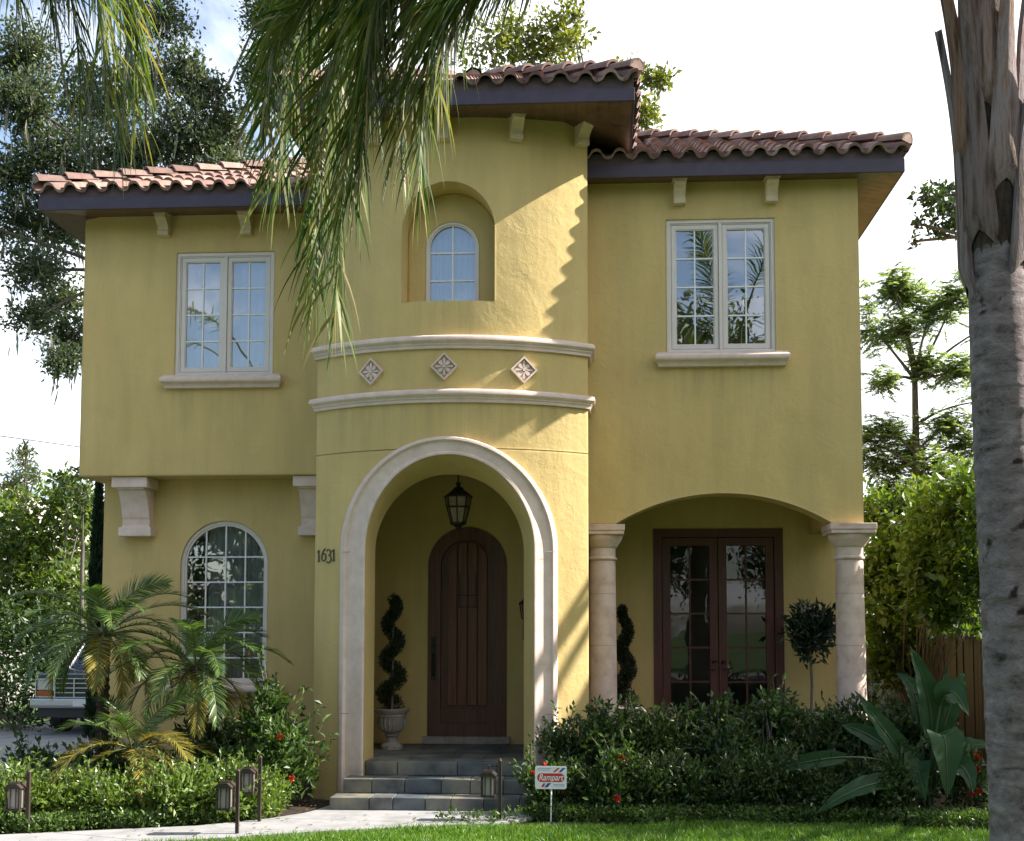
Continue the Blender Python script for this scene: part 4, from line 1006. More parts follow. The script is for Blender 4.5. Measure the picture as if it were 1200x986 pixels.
def trunk_material():
    m, nt, b = mat('palm_trunk_bark'); tc = N(nt, 'ShaderNodeTexCoord'); o = tc.outputs['Object']
    mp = N(nt, 'ShaderNodeMapping'); mp.inputs['Scale'].default_value = (1.5, 1.5, 2.6); nt.links.new(o, mp.inputs[0])
    n = N(nt, 'ShaderNodeTexNoise', i_Scale=4.6, i_Detail=12, i_Roughness=.76, i_Distortion=.2); nt.links.new(mp.outputs[0], n.inputs['Vector'])
    r = ramp(nt, [(.33, (.06, .045, .04)), (.45, (.19, .15, .145)), (.56, (.27, .22, .22)), (.7, (.40, .34, .335))], n.outputs['Fac'])
    n3 = N(nt, 'ShaderNodeTexNoise', i_Scale=5.5, i_Detail=3, i_Roughness=.5); nt.links.new(o, n3.inputs['Vector'])
    r3 = ramp(nt, [(.30, (.16, .12, .11)), (.335, (.55, .5, .5)), (.36, (1, 1, 1)), (.62, (1, 1, 1)), (.70, (1.25, 1.22, 1.2))], n3.outputs['Fac'])
    mx = N(nt, 'ShaderNodeMix', data_type='RGBA', blend_type='MULTIPLY'); mx.inputs[0].default_value = 1
    nt.links.new(r.outputs[0], mx.inputs[6]); nt.links.new(r3.outputs[0], mx.inputs[7]); nt.links.new(mx.outputs[2], b.inputs['Base Color'])
    b.inputs['Roughness'].default_value = .9; b.inputs['Specular IOR Level'].default_value = .2
    bp = N(nt, 'ShaderNodeBump'); bp.inputs['Strength'].default_value = .9; bp.inputs['Distance'].default_value = .035; nt.links.new(n.outputs['Fac'], bp.inputs['Height'])
    n2 = N(nt, 'ShaderNodeTexNoise', i_Scale=45, i_Detail=5); nt.links.new(o, n2.inputs['Vector'])
    b2 = N(nt, 'ShaderNodeBump'); b2.inputs['Strength'].default_value = .5; b2.inputs['Distance'].default_value = .006; nt.links.new(n2.outputs['Fac'], b2.inputs['Height']); nt.links.new(bp.outputs[0], b2.inputs['Normal'])
    nt.links.new(b2.outputs[0], b.inputs['Normal']); return m
M['trunk'] = trunk_material()
M['boot'] = boot = noise_mat('palm_leaf_base', [(.3, (.045, .028, .02)), (.41, (.20, .135, .105)), (.55, (.33, .275, .265)), (.68, (.28, .155, .08))], 3, .85, .8, 30, stretch=(7, 7, .7), bdist=.03)
_nt = boot.node_tree; _b = _nt.nodes['Principled BSDF']; _oi = N(_nt, 'ShaderNodeObjectInfo'); _r = ramp(_nt, [(0, (.9, .9, 1)), (.45, (1.15, 1.1, 1.12)), (.7, (.95, .62, .38)), (1, (.8, .78, .85))], _oi.outputs['Random'])
_mx = N(_nt, 'ShaderNodeMix', data_type='RGBA', blend_type='MULTIPLY'); _mx.inputs[0].default_value = 1
_l = _b.inputs['Base Color'].links[0].from_socket; _nt.links.new(_l, _mx.inputs[6]); _nt.links.new(_r.outputs[0], _mx.inputs[7]); _nt.links.new(_mx.outputs[2], _b.inputs['Base Color'])
M['fibre'] = noise_mat('palm_fibre', [(.3, (.03, .022, .018)), (.7, (.12, .085, .06))], 12, .95, .8, 40, stretch=(6, 6, 1), bdist=.03)

def queen_palm(label, base, top, r, ctrls, boots=True):
    t = thing('queen_palm', label, 'palm', base); bx, by, _ = base
    m = MB(); rows = []; z = 0; H = top[2]; n = 40; zz = 0
    while zz < H-1.7:
        f = zz/H; cx, cy = bx+(top[0]-bx)*f, by+(top[1]-by)*f
        rr = r*(1.12-.16*f)*(1+.25*math.exp(-zz*3)); rr *= 1-.10*max(0, min(1, (zz-(H-2.3))/.6))
        for dz, k in ((0, .992), (.012, 1.016), (.03, 1.013), (.06, 1.004), (.11, 1.0), (.16, .995)):
            if zz+dz < H-1.6:
                rows.append([(cx+rr*k*(1+.012*math.sin(3*a+zz*4)+random.uniform(-.004, .004))*math.cos(a), cy+rr*k*math.sin(a)*(1+.012*math.sin(2*a+zz*3)), zz+dz+.012*math.sin(a*2+zz*7)) for a in [2*PI*q/n for q in range(n)]])
        zz += random.uniform(.15, .22)
    grid(m, rows, True); m.build('trunk', M['trunk'], t, smooth=60)
    m = MB(); c = np.array(top)
    fb = 1-1.75/H; pl = np.array([bx+(top[0]-bx)*fb, by+(top[1]-by)*fb, H-1.75])
    tube(m, [pl+[0, 0, -.05], pl+[0, 0, .3], c-[0, 0, .9], c-[0, 0, .3], c+[0, 0, .2]], [r*.9, r*.98, r*1.02, r*.8, r*.3], 18); m.build('fibre_sheath', M['fibre'], t, smooth=60)
    if boots:
        for k in range(13):                             # old leaf bases clasping the stem, each a tapering strap
            a = k*2.4+.55; z0 = H-2.0+k*.1; m = MB(); L = random.uniform(1.25, 1.75); rows = []
            f = z0/H; cx, cy = bx+(top[0]-bx)*f, by+(top[1]-by)*f
            for i in range(15):
                s = i/14; wd = (.62*(1-s)**1.3+.16)*(1 if i else .7); rad = r*(.98+.10*s)+(.02 if i else -.02)+.24*max(0, s-.45)**1.6
                row = []
                for j in range(9):
                    q = (j/8-.5)*2; aa = a+q*wd*.9*(r/(rad)); th = .014+.02*(1-abs(q))
                    row.append((cx+(rad+th)*math.cos(aa), cy+(rad+th)*math.sin(aa), z0+L*s+.03*math.cos(q*3)*(1-s)-abs(q)*.05))
                for j in range(8, -1, -1):
                    q = (j/8-.5)*2; aa = a+q*wd*.9*(r/(rad))
                    row.append((cx+(rad-.014)*math.cos(aa), cy+(rad-.014)*math.sin(aa), z0+L*s-abs(q)*.05))
                rows.append(row)
            grid(m, rows, True, True); m.add(rows[-1], [tuple(range(18))]); m.build('leaf_base', M['boot'], t, smooth=50)
    for ct, nl, L, kw in ctrls:
        rm, lm = MB(), MB(); frond(rm, lm, ct, int(nl*.8), L*1.15, .023, .42, **dict(plum=.3, vee=.12, ang=.95, tipn=.85, **kw))
        o = rm.build('frond', M['rachis'], t, smooth=60); lm.build('leaflets', M['palm'], o)
    return t
T1 = (2.47, 7.0, 6.1)
o = np.array(T1)
def fd_(tipx, tipy, Y, side, up, nl=230, L=.74, st=.25):
    e = at(tipx, tipy, Y); dz = up
    return ([o, (o[0]*.45+e[0]*.55+side, o[1]*.5+Y*.5, o[2]+2.3), (e[0]+.05, Y-.05, o[2]+dz), tuple(e)], nl, L, dict(start=max(st, .4)))
fr1 = [
    fd_(368, 350, 7.9, 0, 2.6), fd_(326, 215, 8.3, 0, 2.2, 170), fd_(310, 150, 8.0, 0, 2.1, 150, .6), fd_(393, 372, 7.7, .2, 2.5), fd_(420, 225, 7.5, .2, 2.3), fd_(372, 280, 8.1, .1, 2.3, 210),
    fd_(490, 225, 7.3, .3, 2.2), fd_(470, 180, 7.6, .2, 2.2), fd_(515, 110, 7.4, .3, 2.1), fd_(535, 40, 7.0, .2, 1.9, 200, .62), fd_(430, 110, 7.2, .2, 2.0),
    ([o, (1.6, 6.9, 6.85), (.2, 6.8, 6.9), (-1.0, 6.75, 6.0)], 120, .6, dict(start=.72)),
    ([o, (1.5, 7.0, 7.2), (.3, 6.9, 7.2), (-.7, 6.9, 6.3)], 110, .6, dict(start=.72)),
    ([o, (1.4, 7.2, 7.9), (-.4, 7.2, 7.9), (-1.45, 7.2, 6.6)], 190, .66, dict(start=.45)),
    ([o, (1.3, 7.6, 8.2), (-.9, 7.7, 8.0), (-2.3, 7.8, 6.5)], 190, .66, dict(start=.45)),
    ([o, (3.2, 8.0, 8.2), (4.8, 8.8, 8.4), (6.0, 9.2, 6.2)], 110, .6, dict(start=.34)),
    ([o, (3.6, 6.4, 8.2), (5.4, 5.6, 8.4), (6.4, 5.2, 5.6)], 110, .6, dict(start=.34)),
    ([o, (2.6, 5.6, 8.2), (2.4, 3.8, 8.6), (2.2, 2.6, 6.8)], 110, .6, dict(start=.34)),
    ([o, (1.6, 5.8, 8.2), (.6, 4.4, 8.6), (0.1, 3.4, 7.2)], 110, .6, dict(start=.34)),
    ([o, (2.6, 8.4, 8.6), (3.4, 9.4, 9.8), (4.2, 10.2, 9.6)], 110, .6, dict(start=.34)),
    ([o, (2.4, 7.0, 7.6), (2.2, 7.2, 8.8), (1.9, 7.4, 9.6)], 90, .5, dict(start=.34)),
]
queen_palm('stout grey palm trunk with old leaf bases standing at the right edge', (2.61, 7.0, 0), T1, .185, fr1)
T2 = np.array((-6.9, 6.6, 6.6))
def fd2(tipx, tipy, Y, up, nl=220, L=.66):
    e = at(tipx, tipy, Y)
    return ([T2, (T2[0]*.4+e[0]*.6, Y*.6+T2[1]*.4, T2[2]+2.2), (e[0]-.1, Y, T2[2]+up), tuple(e)], nl, L, dict(start=.25))
fr2 = [
    fd2(140, 175, 8.0, 2.0), fd2(95, 140, 7.9, 2.0, 200), fd2(158, 140, 8.3, 2.0, 200), fd2(125, 120, 7.7, 1.9, 200), fd2(160, 90, 8.2, 1.9, 180), fd2(60, 20, 7.8, 1.7, 200, .6), fd2(20, 10, 7.5, 1.7, 200, .6),
    ([T2, (-8.2, 7.2, 8.6), (-9.8, 7.8, 8.6), (-10.6, 8.0, 6.4)], 110, .6, dict(start=.34)),
    ([T2, (-7.4, 5.2, 8.6), (-7.8, 3.8, 8.8), (-8.0, 2.8, 6.6)], 110, .6, dict(start=.34)),
    ([T2, (-5.8, 5.6, 8.6), (-5.0, 4.4, 8.8), (-4.6, 3.6, 6.8)], 110, .6, dict(start=.34)),
    ([T2, (-7.4, 8.2, 8.6), (-8.0, 9.6, 8.8), (-8.4, 10.6, 6.8)], 110, .6, dict(start=.34)),
]
queen_palm('palm left of the view whose drooping frond hangs before the oak', (-6.9, 6.6, 0), tuple(T2), .17, fr2)
# a third, leaning past the house far behind the street side: only seen in the panes
def pygmy(label, base, h, n, L, lean=(0, 0), yellow=0, seed=1):
    t = thing('date_palm', label, 'palm', base, 'small date palms in the left bed'); random.seed(seed)
    b = np.array(base, float); top = b+[lean[0], lean[1], h]
    m = MB(); rows = []; K = int(h/.05)
    for i in range(K+1):
        f = i/K; c = b*(1-f)+top*f+[0, 0, 0]; rr = (.065+.02*(1-f))*(1.12 if i % 2 else .93)*(1+.4*max(0, f-.7))
        rows.append([(c[0]+rr*random.uniform(.93, 1.08)*math.cos(2*PI*q/12+i), c[1]+rr*math.sin(2*PI*q/12+i), c[2]) for q in range(12)])
    rows2 = rows
    grid(m, rows2, True); m.add(rows[-1], [tuple(range(12))]); m.build('trunk', M['fibre'], t)
    for k in range(n):
        a = k*2.39996+random.uniform(-.2, .2); e = 1.25-1.75*k/n+random.uniform(-.1, .1); Lk = L*random.uniform(.85, 1.1)*(1 if k < n*.8 else .85)
        hd = np.array([math.cos(a), math.sin(a), 0]); up = np.array([0, 0, 1.0])
        p0 = top+hd*.04; p1 = p0+(hd*math.cos(e)+up*math.sin(e))*Lk*.42; p2 = p1+(hd*math.cos(e-.6)+up*math.sin(e-.6))*Lk*.36; p3 = p2+(hd*math.cos(e-1.4)+up*math.sin(e-1.4))*Lk*.38
        rm, lm = MB(), MB(); frond(rm, lm, [p0, p1, p2, p3], 56, .25, .0125, .10, ang=1.05, vee=.25, plum=.06, r0=.011, start=.14, tipn=.5)
        old = k >= n-yellow  # on the two taller palms this tint paints fronds as sunlit
        o = rm.build('frond', M['rachis'], t, smooth=60)
        if old: o['label'] = 'frond tinted yellow'
        lm.build('leaflets', M['dateyellow' if old else 'date'], o)
    return t
pygmy('taller date palm with a feathery crown at the left house corner', (-5.95, 13.1, 0), 2.0, 27, 1.12, (.02, -.05), 4, 3)
pygmy('date palm leaning before the lower left arched window', (-4.75, 13.15, 0), 1.62, 25, 1.08, (-.05, -.1), 4, 5)
pygmy('low date palm with yellow fronds between the two taller palms', (-5.25, 12.4, 0), .72, 15, .95, (.0, -.05), 10, 8)
random.seed(21)

# ------------------------------------------------------------------ hedges and garden plants
G1 = 'bright hedge shrubs along the left walk'
protos = []
for k in range(3):
    lst = [((RNG.uniform(-.2, .2), RNG.uniform(-.12, .12), RNG.uniform(.15, .32)), (.22, .22, .16), .8) for _ in range(5)]+[((0, 0, .16), (.32, .24, .16), 1)]
    protos.append(shrub_thing('hedge_shrub', 'knee high bright green shrub in the clipped row by the left walk', (0, -30-k, 0), lst, 'shrubL', .062, 560, 'shrub', G1, sub=16, sig=.3, flat=.25, up=.6, stems=4))
def hedge(pr, pts, sc, label):
    for i, (x, y) in enumerate(pts):
        p = pr[i % len(pr)]
        if i < len(pr): p.location = (x, y, 0); p.rotation_euler[2] = random.uniform(-.5, .5); p['label'] = label; p.scale = (random.uniform(*sc),)*3
        else: dup(p, (x, y, 0), random.uniform(-2.9, 2.9), random.uniform(*sc), label)
pts = []
for i in range(11):
    f = i/10; pts.append((-6.55+f*2.75, 11.35+f*.75+random.uniform(-.08, .08)))
for i in range(6):
    f = i/5; pts.append((-6.3+f*2.3, 11.85+f*.6+random.uniform(-.08, .08)))
for q in ((-4.05, 11.95), (-3.75, 12.3)): pts.append(q)
hedge(protos, pts, (.88, 1.12), 'knee high bright green shrub in the clipped row by the left walk')
# low ground cover strips
def cover(poly_fn, n, mt, L, h, name, label):
    m = MB(); p = poly_fn(n); k = len(p); z = RNG.random(k)*h
    leaves(m, np.stack([p[:, 0], p[:, 1], z], 1), rnd_dirs(k, .7), L*RNG.uniform(.6, 1.3, k), .5, .12, .35)
    s = p[:: 12]; V = np.concatenate([np.stack([s[:, 0]-.002, s[:, 1], 0*s[:, 0]], 1)[:, None], np.stack([s[:, 0]+.002, s[:, 1], 0*s[:, 0]], 1)[:, None], np.stack([s[:, 0]+RNG.normal(size=len(s))*.02, s[:, 1], 0*s[:, 0]+h], 1)[:, None]], 1)
    b = np.arange(len(s))[:, None]*3; m.addnp(V.reshape(-1, 3), b+[0, 1, 2])
    o = m.build(name, M[mt]); return tag(o, label, 'ground cover', kind='stuff')
def strip(edge, d0, d1):
    edge = np.array(edge, float)
    def f(n):
        s = RNG.random(n)*(len(edge)-1); i = s.astype(int); a = (s-i)[:, None]; p = edge[i]*(1-a)+edge[i+1]*a
        p = p+np.stack([RNG.normal(size=n)*.06, d0+(d1-d0)*RNG.random(n)+.06*np.sin(p[:, 0]*7)], 1); return p
    return f
cover(strip([(-3.7, 11.95), (-4.18, 11.55), (-5.22, 11.17), (-5.96, 10.92), (-8.0, 10.2)], .0, .38), 9000, 'cover', .055, .16, 'ground_cover', 'low leafy strip between the bright hedge and the left walk')
cover(strip([(-.75, 12.05), (.5, 11.86), (1.8, 12.0), (3.0, 11.9), (4.3, 11.6), (6.5, 11.2)], -.02, .42), 15000, 'cover', .05, .16, 'ground_cover', 'low leafy strip between the dark right hedge and the lawn')
cover(strip([(-1.7, 11.78), (-1.2, 11.85), (-.8, 12.15)], -.05, .1), 260, 'cover', .055, .14, 'ground_cover', 'few low sprigs at the right edge of the walk')

M['litter'] = leaf_mat('dry_leaf', [(.16, .09, .035), (.24, .15, .06), (.10, .06, .03), (.20, .17, .06)], rough=.7, trans=.15, tcol=(1, 1, .8))
m = MB(); n = 1500; x = np.concatenate([RNG.uniform(-7.4, -3.2, n//2), RNG.uniform(-.5, 5, n//2)]); y = RNG.uniform(11.4, 13.6, n); k = (y > np.interp(x, [-7.4, -5.2, -3.4, -3.0, -.5, 5], [10.4, 11.2, 12.2, 12.9, 11.9, 11.6])); x, y = x[k], y[k]
x = np.concatenate([x, RNG.uniform(-6, -.8, 70)]); y2 = near_y(x[-70:])+RNG.uniform(.0, .9, 70); y = np.concatenate([y, y2])
d = rnd_dirs(len(x)); d[:, 2] *= .1; leaves(m, np.stack([x, y, np.full(len(x), .026)], 1), d, RNG.uniform(.025, .065, len(x)), .5, .1, .85)
tag(m.build('leaf_litter', M['litter']), 'dry fallen leaves scattered over the beds and the walk', 'fallen leaves', kind='stuff')
# left bed: flowering and dark shrubs behind the bright hedge
shrub_thing('flowering_shrub', 'waist high shrub with red blossoms beside the left foot of the archway', (-3.72, 12.75, 0),
    [((-.05, 0, .35), (.4, .35, .3), 1), ((.1, -.05, .75), (.35, .3, .25), 1), ((-.25, .05, .95), (.26, .22, .28), .8), ((-.1, 0, 1.2), (.16, .14, .2), .35), ((.28, .0, .45), (.26, .24, .28), .6), ((-.42, -.1, .55), (.28, .25, .3), .8)], 'ixora', .095, 700, 'shrub', sub=14, sig=.28, up=.6, w=.42, flowers=3)
shrub_thing('leafy_shrub', 'dark shrub under the arched window between palm and archway', (-4.35, 13.45, 0),
    [((0, 0, .35), (.5, .35, .35), 1), ((.3, 0, .75), (.35, .3, .3), .8), ((-.4, 0, .7), (.35, .3, .3), .8)], 'shrubR', .085, 900, up=.5)
shrub_thing('leafy_shrub', 'dark shrub at the foot of the taller date palm', (-6.2, 13.0, 0),
    [((0, 0, .3), (.55, .35, .3), 1), ((-.5, -.2, .35), (.4, .35, .35), .9), ((.45, -.15, .4), (.4, .3, .35), .9)], 'shrubR', .075, 900, up=.5)
shrub_thing('leafy_shrub', 'dark shrub below the yellow fronds of the low palm', (-5.1, 12.75, 0),
    [((0, 0, .25), (.45, .3, .28), 1), ((.45, .1, .4), (.35, .3, .3), .8), ((-.5, .1, .35), (.35, .3, .3), .8)], 'shrubR', .075, 800, up=.5)

# right bed: two rows of dark shrubs
G2 = 'dark clipped shrubs in the front row of the right bed'
protos = []
for k in range(3):
    lst = [((RNG.uniform(-.25, .25), RNG.uniform(-.12, .12), RNG.uniform(.2, .48)), (.26, .24, .2), .8) for _ in range(6)]+[((0, 0, .2), (.38, .28, .2), 1)]
    protos.append(shrub_thing('hedge_shrub', 'x', (0, -40-k, 0), lst, 'shrubR', .062, 620, 'shrub', G2, sub=16, sig=.28, flat=.3, up=.5, stems=4))
hedge(protos, [(-.12+.42*i, 12.42+.05*math.sin(i*2)) for i in range(9)], (.9, 1.1), 'dark green shrub in the front row of the right bed')
G3 = 'taller loose shrubs in front of the loggia'
protos = []
for k in range(3):
    lst = [((RNG.uniform(-.3, .3), RNG.uniform(-.15, .15), RNG.uniform(.3, .8)), (.27, .26, .24), .8) for _ in range(7)]+[((0, 0, .3), (.4, .3, .3), 1), ((RNG.uniform(-.2, .2), 0, 1.02), (.14, .14, .2), .25)]
    protos.append(shrub_thing('leafy_shrub', 'x', (0, -50-k, 0), lst, 'shrubR', .078, 560, 'shrub', G3, sub=14, sig=.3, flat=.35, up=.55, stems=5))
hedge(protos, [(-.12, 13.0), (.42, 13.05), (.92, 13.1), (1.42, 13.05), (1.95, 13.1), (2.5, 13.0), (3.05, 13.0), (3.5, 12.95)], (.92, 1.1), 'loose dark green shrub below the loggia opening')
shrub_thing('flowering_shrub', 'low shrub with red flowers right of the steps behind the sign', (-.62, 12.4, 0),
    [((0, 0, .22), (.26, .22, .2), .9), ((.2, .05, .4), (.24, .2, .2), .8), ((-.12, 0, .35), (.16, .15, .16), .5)], 'ixora', .07, 700, 'shrub', up=.5, flowers=4)
shrub_thing('flowering_shrub', 'shrub with small orange red flowers in the middle of the right bed', (.1, 12.2, 0),
    [((0, 0, .25), (.25, .2, .22), .8), ((.1, .05, .55), (.18, .16, .18), .5)], 'ixora', .07, 650, 'shrub', up=.5, flowers=2)
shrub_thing('flowering_shrub', 'red flowering plant by the foot of the big palm trunk', (4.05, 12.4, 0),
    [((0, 0, .25), (.3, .22, .24), .9), ((-.1, .0, .55), (.24, .2, .2), .7)], 'shrubR', .075, 650, 'shrub', up=.5, flowers=9)

# bird of paradise with big paddle leaves
bp = thing('bird_of_paradise', 'large plant with broad paddle shaped leaves at the right end of the bed', 'plant', (3.55, 12.5, 0))
def paddle(base, p1, p2, tip, W, face, stem_t=.5):
    ctrl = [base, p1, p2, tip]; P = bez(ctrl, 28); k = int(28*stem_t)
    rm = MB(); W *= random.uniform(.95, 1.15); tube(rm, P[:k+1], list(np.linspace(.022, .011, k+1)), 7, False)
    lm = MB(); rows = []
    B = np.array(P[k:]); n = len(B)-1; face = np.array(face, float)
    for i, p in enumerate(B):
        s = i/n; t = nrm(B[min(i+1, n)]-B[max(i-1, 0)]); sd = nrm(np.cross(t, face)); nn = np.cross(sd, t)
        wd = W*(math.sin(PI*min(1, .06+.94*s)**.8)**.75 if s < 1 else 0)*.5
        row = []
        for q in (-1, -.66, -.33, 0, .33, .66, 1):
            rip = .012*math.sin(i*1.7+q*2)*abs(q)
            row.append(p+sd*wd*q+nn*(abs(q)*wd*.35+rip))
        rows.append(row)
    tube(rm, [b_+np.array([0, -.006, .004]) for b_ in B], list(np.linspace(.011, .003, len(B))), 6, False)
    grid(lm, rows); o = rm.build('leaf_stalk', M['stalk'], bp, smooth=60); lm.build('leaf_blade', M['banana'], o, smooth=60)
def pp(px, py, Y): return at(px, py, Y)
b0 = np.array((3.55, 12.5, 0.0))
for p1, p2, tip, W, face, stt in (
    (pp(1095, 880, 12.5), pp(1100, 830, 12.5), pp(1066, 757, 12.45), .30, (.25, -1, .2), .42),
    (pp(1075, 900, 12.4), pp(1052, 880, 12.3), pp(1002, 810, 12.2), .24, (.45, -1, .25), .38),
    (pp(1098, 860, 12.5), pp(1098, 760, 12.4), pp(1135, 840, 12.2), .26, (.2, -1, .5), .55),
    (pp(1098, 880, 12.4), pp(1110, 800, 12.1), pp(1110, 935, 11.9), .36, (0, -1, .25), .5),
    (pp(1090, 900, 12.4), pp(1060, 850, 12.2), pp(1085, 940, 12.0), .26, (-.3, -1, .3), .55),
    (pp(1085, 920, 12.3), pp(1040, 890, 12.0), pp(955, 955, 11.9), .19, (-.3, -1, .8), .5),
    (pp(1085, 910, 12.3), pp(1050, 860, 12.1), pp(900, 905, 12.3), .18, (-.2, -1, .4), .75),
    (pp(1100, 890, 12.6), pp(1130, 860, 12.6), pp(1165, 880, 12.5), .22, (.2, -.6, 1), .4),
    (pp(1100, 860, 12.8), pp(1110, 800, 12.8), pp(1108, 780, 12.8), .10, (.5, -1, .2), .3),
    (pp(1080, 870, 12.7), pp(1085, 800, 12.8), pp(1050, 790, 13.0), .2, (.2, -1, .3), .45),
    (pp(1095, 880, 12.6), pp(1120, 800, 12.6), pp(1130, 790, 12.7), .22, (.3, -1, .2), .45), (pp(1080, 900, 12.4), pp(1030, 860, 12.5), pp(985, 850, 12.6), .2, (-.2, -1, .6), .5),
    (pp(1095, 900, 12.3), pp(1130, 870, 12.2), pp(1140, 930, 12.0), .24, (.2, -1, .3), .5)):
    paddle(b0+RNG.normal(size=3)*[.05, .05, 0], p1, p2, tip, W, face, stt)

# ------------------------------------------------------------------ potted plants on the porch and in the loggia
def urn_mesh(x, y, z, s=1):
    m = MB(); pr = [(.15, 0), (.15, .05), (.13, .07), (.085, .1), (.075, .16), (.1, .19), (.085, .21), (.15, .25), (.185, .33), (.19, .43), (.205, .46), (.2, .48), (.24, .52), (.25, .55), (.22, .56), (.19, .5), (.01, .5)]
    lathe(m, [(r*s, h*s) for r, h in pr], (x, y, z), 28)
    for k in range(20):
        a = 2*PI*k/20; tube(m, [(x+.165*s*math.cos(a), y+.165*s*math.sin(a), z+.27*s), (x+.192*s*math.cos(a), y+.192*s*math.sin(a), z+.34*s), (x+.196*s*math.cos(a), y+.196*s*math.sin(a), z+.43*s)], .012*s, 5)
    return m
def topiary(label, x, y, z, H, spiral):
    t = thing('potted_topiary', label, 'potted plant', (x, y, z))
    urn_mesh(x, y, z, .95).build('urn', M['urn'], t, smooth=40)
    m = MB(); n = 8500; s = RNG.random(n); 
    if spiral:
        a = s*2*PI*3.1+1; R = .15*(1-.55*s); w = .105*(1-.35*s)
        c = np.stack([x+R*np.cos(a)*.75, y+R*np.sin(a)*.75, z+.55+s*H], 1)
    else:
        a = s*2*PI*2.6; R = .07*(1-.5*s); w = .13*(1-.6*s)
        c = np.stack([x+R*np.cos(a), y+R*np.sin(a), z+.55+s*H], 1)
    d = rnd_dirs(n); p = c+d*w[:, None]*RNG.random((n, 1))**.4
    leaves(m, p, d+rnd_dirs(n)*.6+[0, 0, .4], .038*RNG.uniform(.7, 1.3, n), .45, .1, .3); m.build('foliage', M['topiary'], t)
    m = MB(); tube(m, [(x, y, z+.48), (x+.01, y, z+.5+H*.5), (x, y, z+.5+H)], [.018, .012, .006], 6); m.build('stem', M['greybark'], t)
p = at(459, 871, 14.55); topiary('spiral clipped topiary in a stone urn left of the front door', p[0], 14.55, ZF, 1.42, True)
p = at(733, 860, 15.0); topiary('narrow clipped topiary in a stone urn beside the French doors', p[0], 15.0, ZF, 1.3, False)
p = at(950, 800, 15.0); t = thing('standard_tree', 'small ball headed tree in a pot between French doors and right column', 'potted plant', (p[0], 15.0, ZF))
urn_mesh(p[0], 15.0, ZF, .8).build('urn', M['urn'], t, smooth=40)
m = MB(); tube(m, [(p[0], 15.0, ZF+.4), (p[0]+.015, 15, 1.3), (p[0], 15, 1.85)], .018, 7); m.build('stem', M['greybark'], t)
m = MB(); hc = at(951, 740, 15.0)
for c, r, f in (((0, 0, 0), (.30, .3, .27), 1.3), ((-.1, 0, .14), (.2, .2, .2), .6), ((.12, -.05, .1), (.22, .2, .22), .6), ((.02, 0, -.2), (.2, .2, .16), .5)): blob_leaves(m, hc+np.array(c), r, int(480*f), .13, .2, .38, 12, .3, .3)
m.build('foliage', M['standard'], t)

# ------------------------------------------------------------------ lanterns
M['lglass'] = noise_mat('amber_seeded_glass', [(.3, (.20, .15, .10)), (.7, (.30, .24, .17))], 20, .15, .1, 40)
p = at(537, 590, 14.2); x, y, z = p
t = thing('pendant_lantern', 'black iron lantern hanging under the archway above the door', 'lantern', (x, y, z))
m = MB(); tube(m, [(x, y, z+.28), (x, y, 4.28)], .008, 6)
lathe(m, [(0, 0), (.06, .0), (.06, .02), (0, .03)], (x, y, 4.25), 14); m.build('chain', M['dark'], t)
m = MB()
lathe(m, [(.0, .28), (.03, .27), (.03, .24), (.02, .22), (.06, .2), (.08, .17), (.15, .12), (.165, .10), (.19, .095), (.19, .075), (.0, .075)], (x, y, z), 8); m.build('lantern_cap', M['dark'], t)
m = MB()
for k in range(8):
    a = 2*PI*k/8; ca, sa = math.cos(a), math.sin(a); tube(m, [(x+.17*ca, y+.17*sa, z+.08), (x+.15*ca, y+.15*sa, z-.05), (x+.095*ca, y+.095*sa, z-.25)], .009, 5)
lathe(m, [(.0, -.25), (.105, -.25), (.105, -.275), (.06, -.29), (.03, -.32), (.015, -.36), (.0, -.37)], (x, y, z), 12); lathe(m, [(.15, -.045), (.158, -.05), (.158, -.06), (.15, -.065)], (x, y, z), 8)
m.build('cage', M['dark'], t)
m = MB(); lathe(m, [(.155, .075), (.14, -.05), (.09, -.25)], (x, y, z), 8); m.build('lantern_glass', M['lglass'], t)
x, y, z = -1.0, YD-.10, 2.25
t = thing('wall_lantern', 'small black wall lantern beside the front door, half hidden by the arch', 'lantern', (x, YD, z))
m = MB(); box(m, x-.05, x+.05, YD-.02, YD-.003, z-.35, z+.05); tube(m, [(x, YD-.02, z-.2), (x, YD-.1, z-.3), (x, YD-.16, z-.2), (x, YD-.12, z-.05)], .012, 6); m.build('bracket', M['dark'], t)
m = MB(); lathe(m, [(.0, .3), (.02, .27), (.03, .22), (.1, .16), (.1, .14), (0, .14)], (x, YD-.12, z), 6); lathe(m, [(.0, -.06), (.06, -.06), (.065, -.04), (0, -.04)], (x, YD-.12, z), 6)
for k in range(6): a = 2*PI*k/6; tube(m, [(x+.085*math.cos(a), YD-.12+.085*math.sin(a), z+.14), (x+.06*math.cos(a), YD-.12+.06*math.sin(a), z-.04)], .006, 4)
m.build('cage', M['dark'], t)
m = MB(); lathe(m, [(.08, .14), (.055, -.04)], (x, YD-.12, z), 6); m.build('lantern_glass', M['lglass'], t)

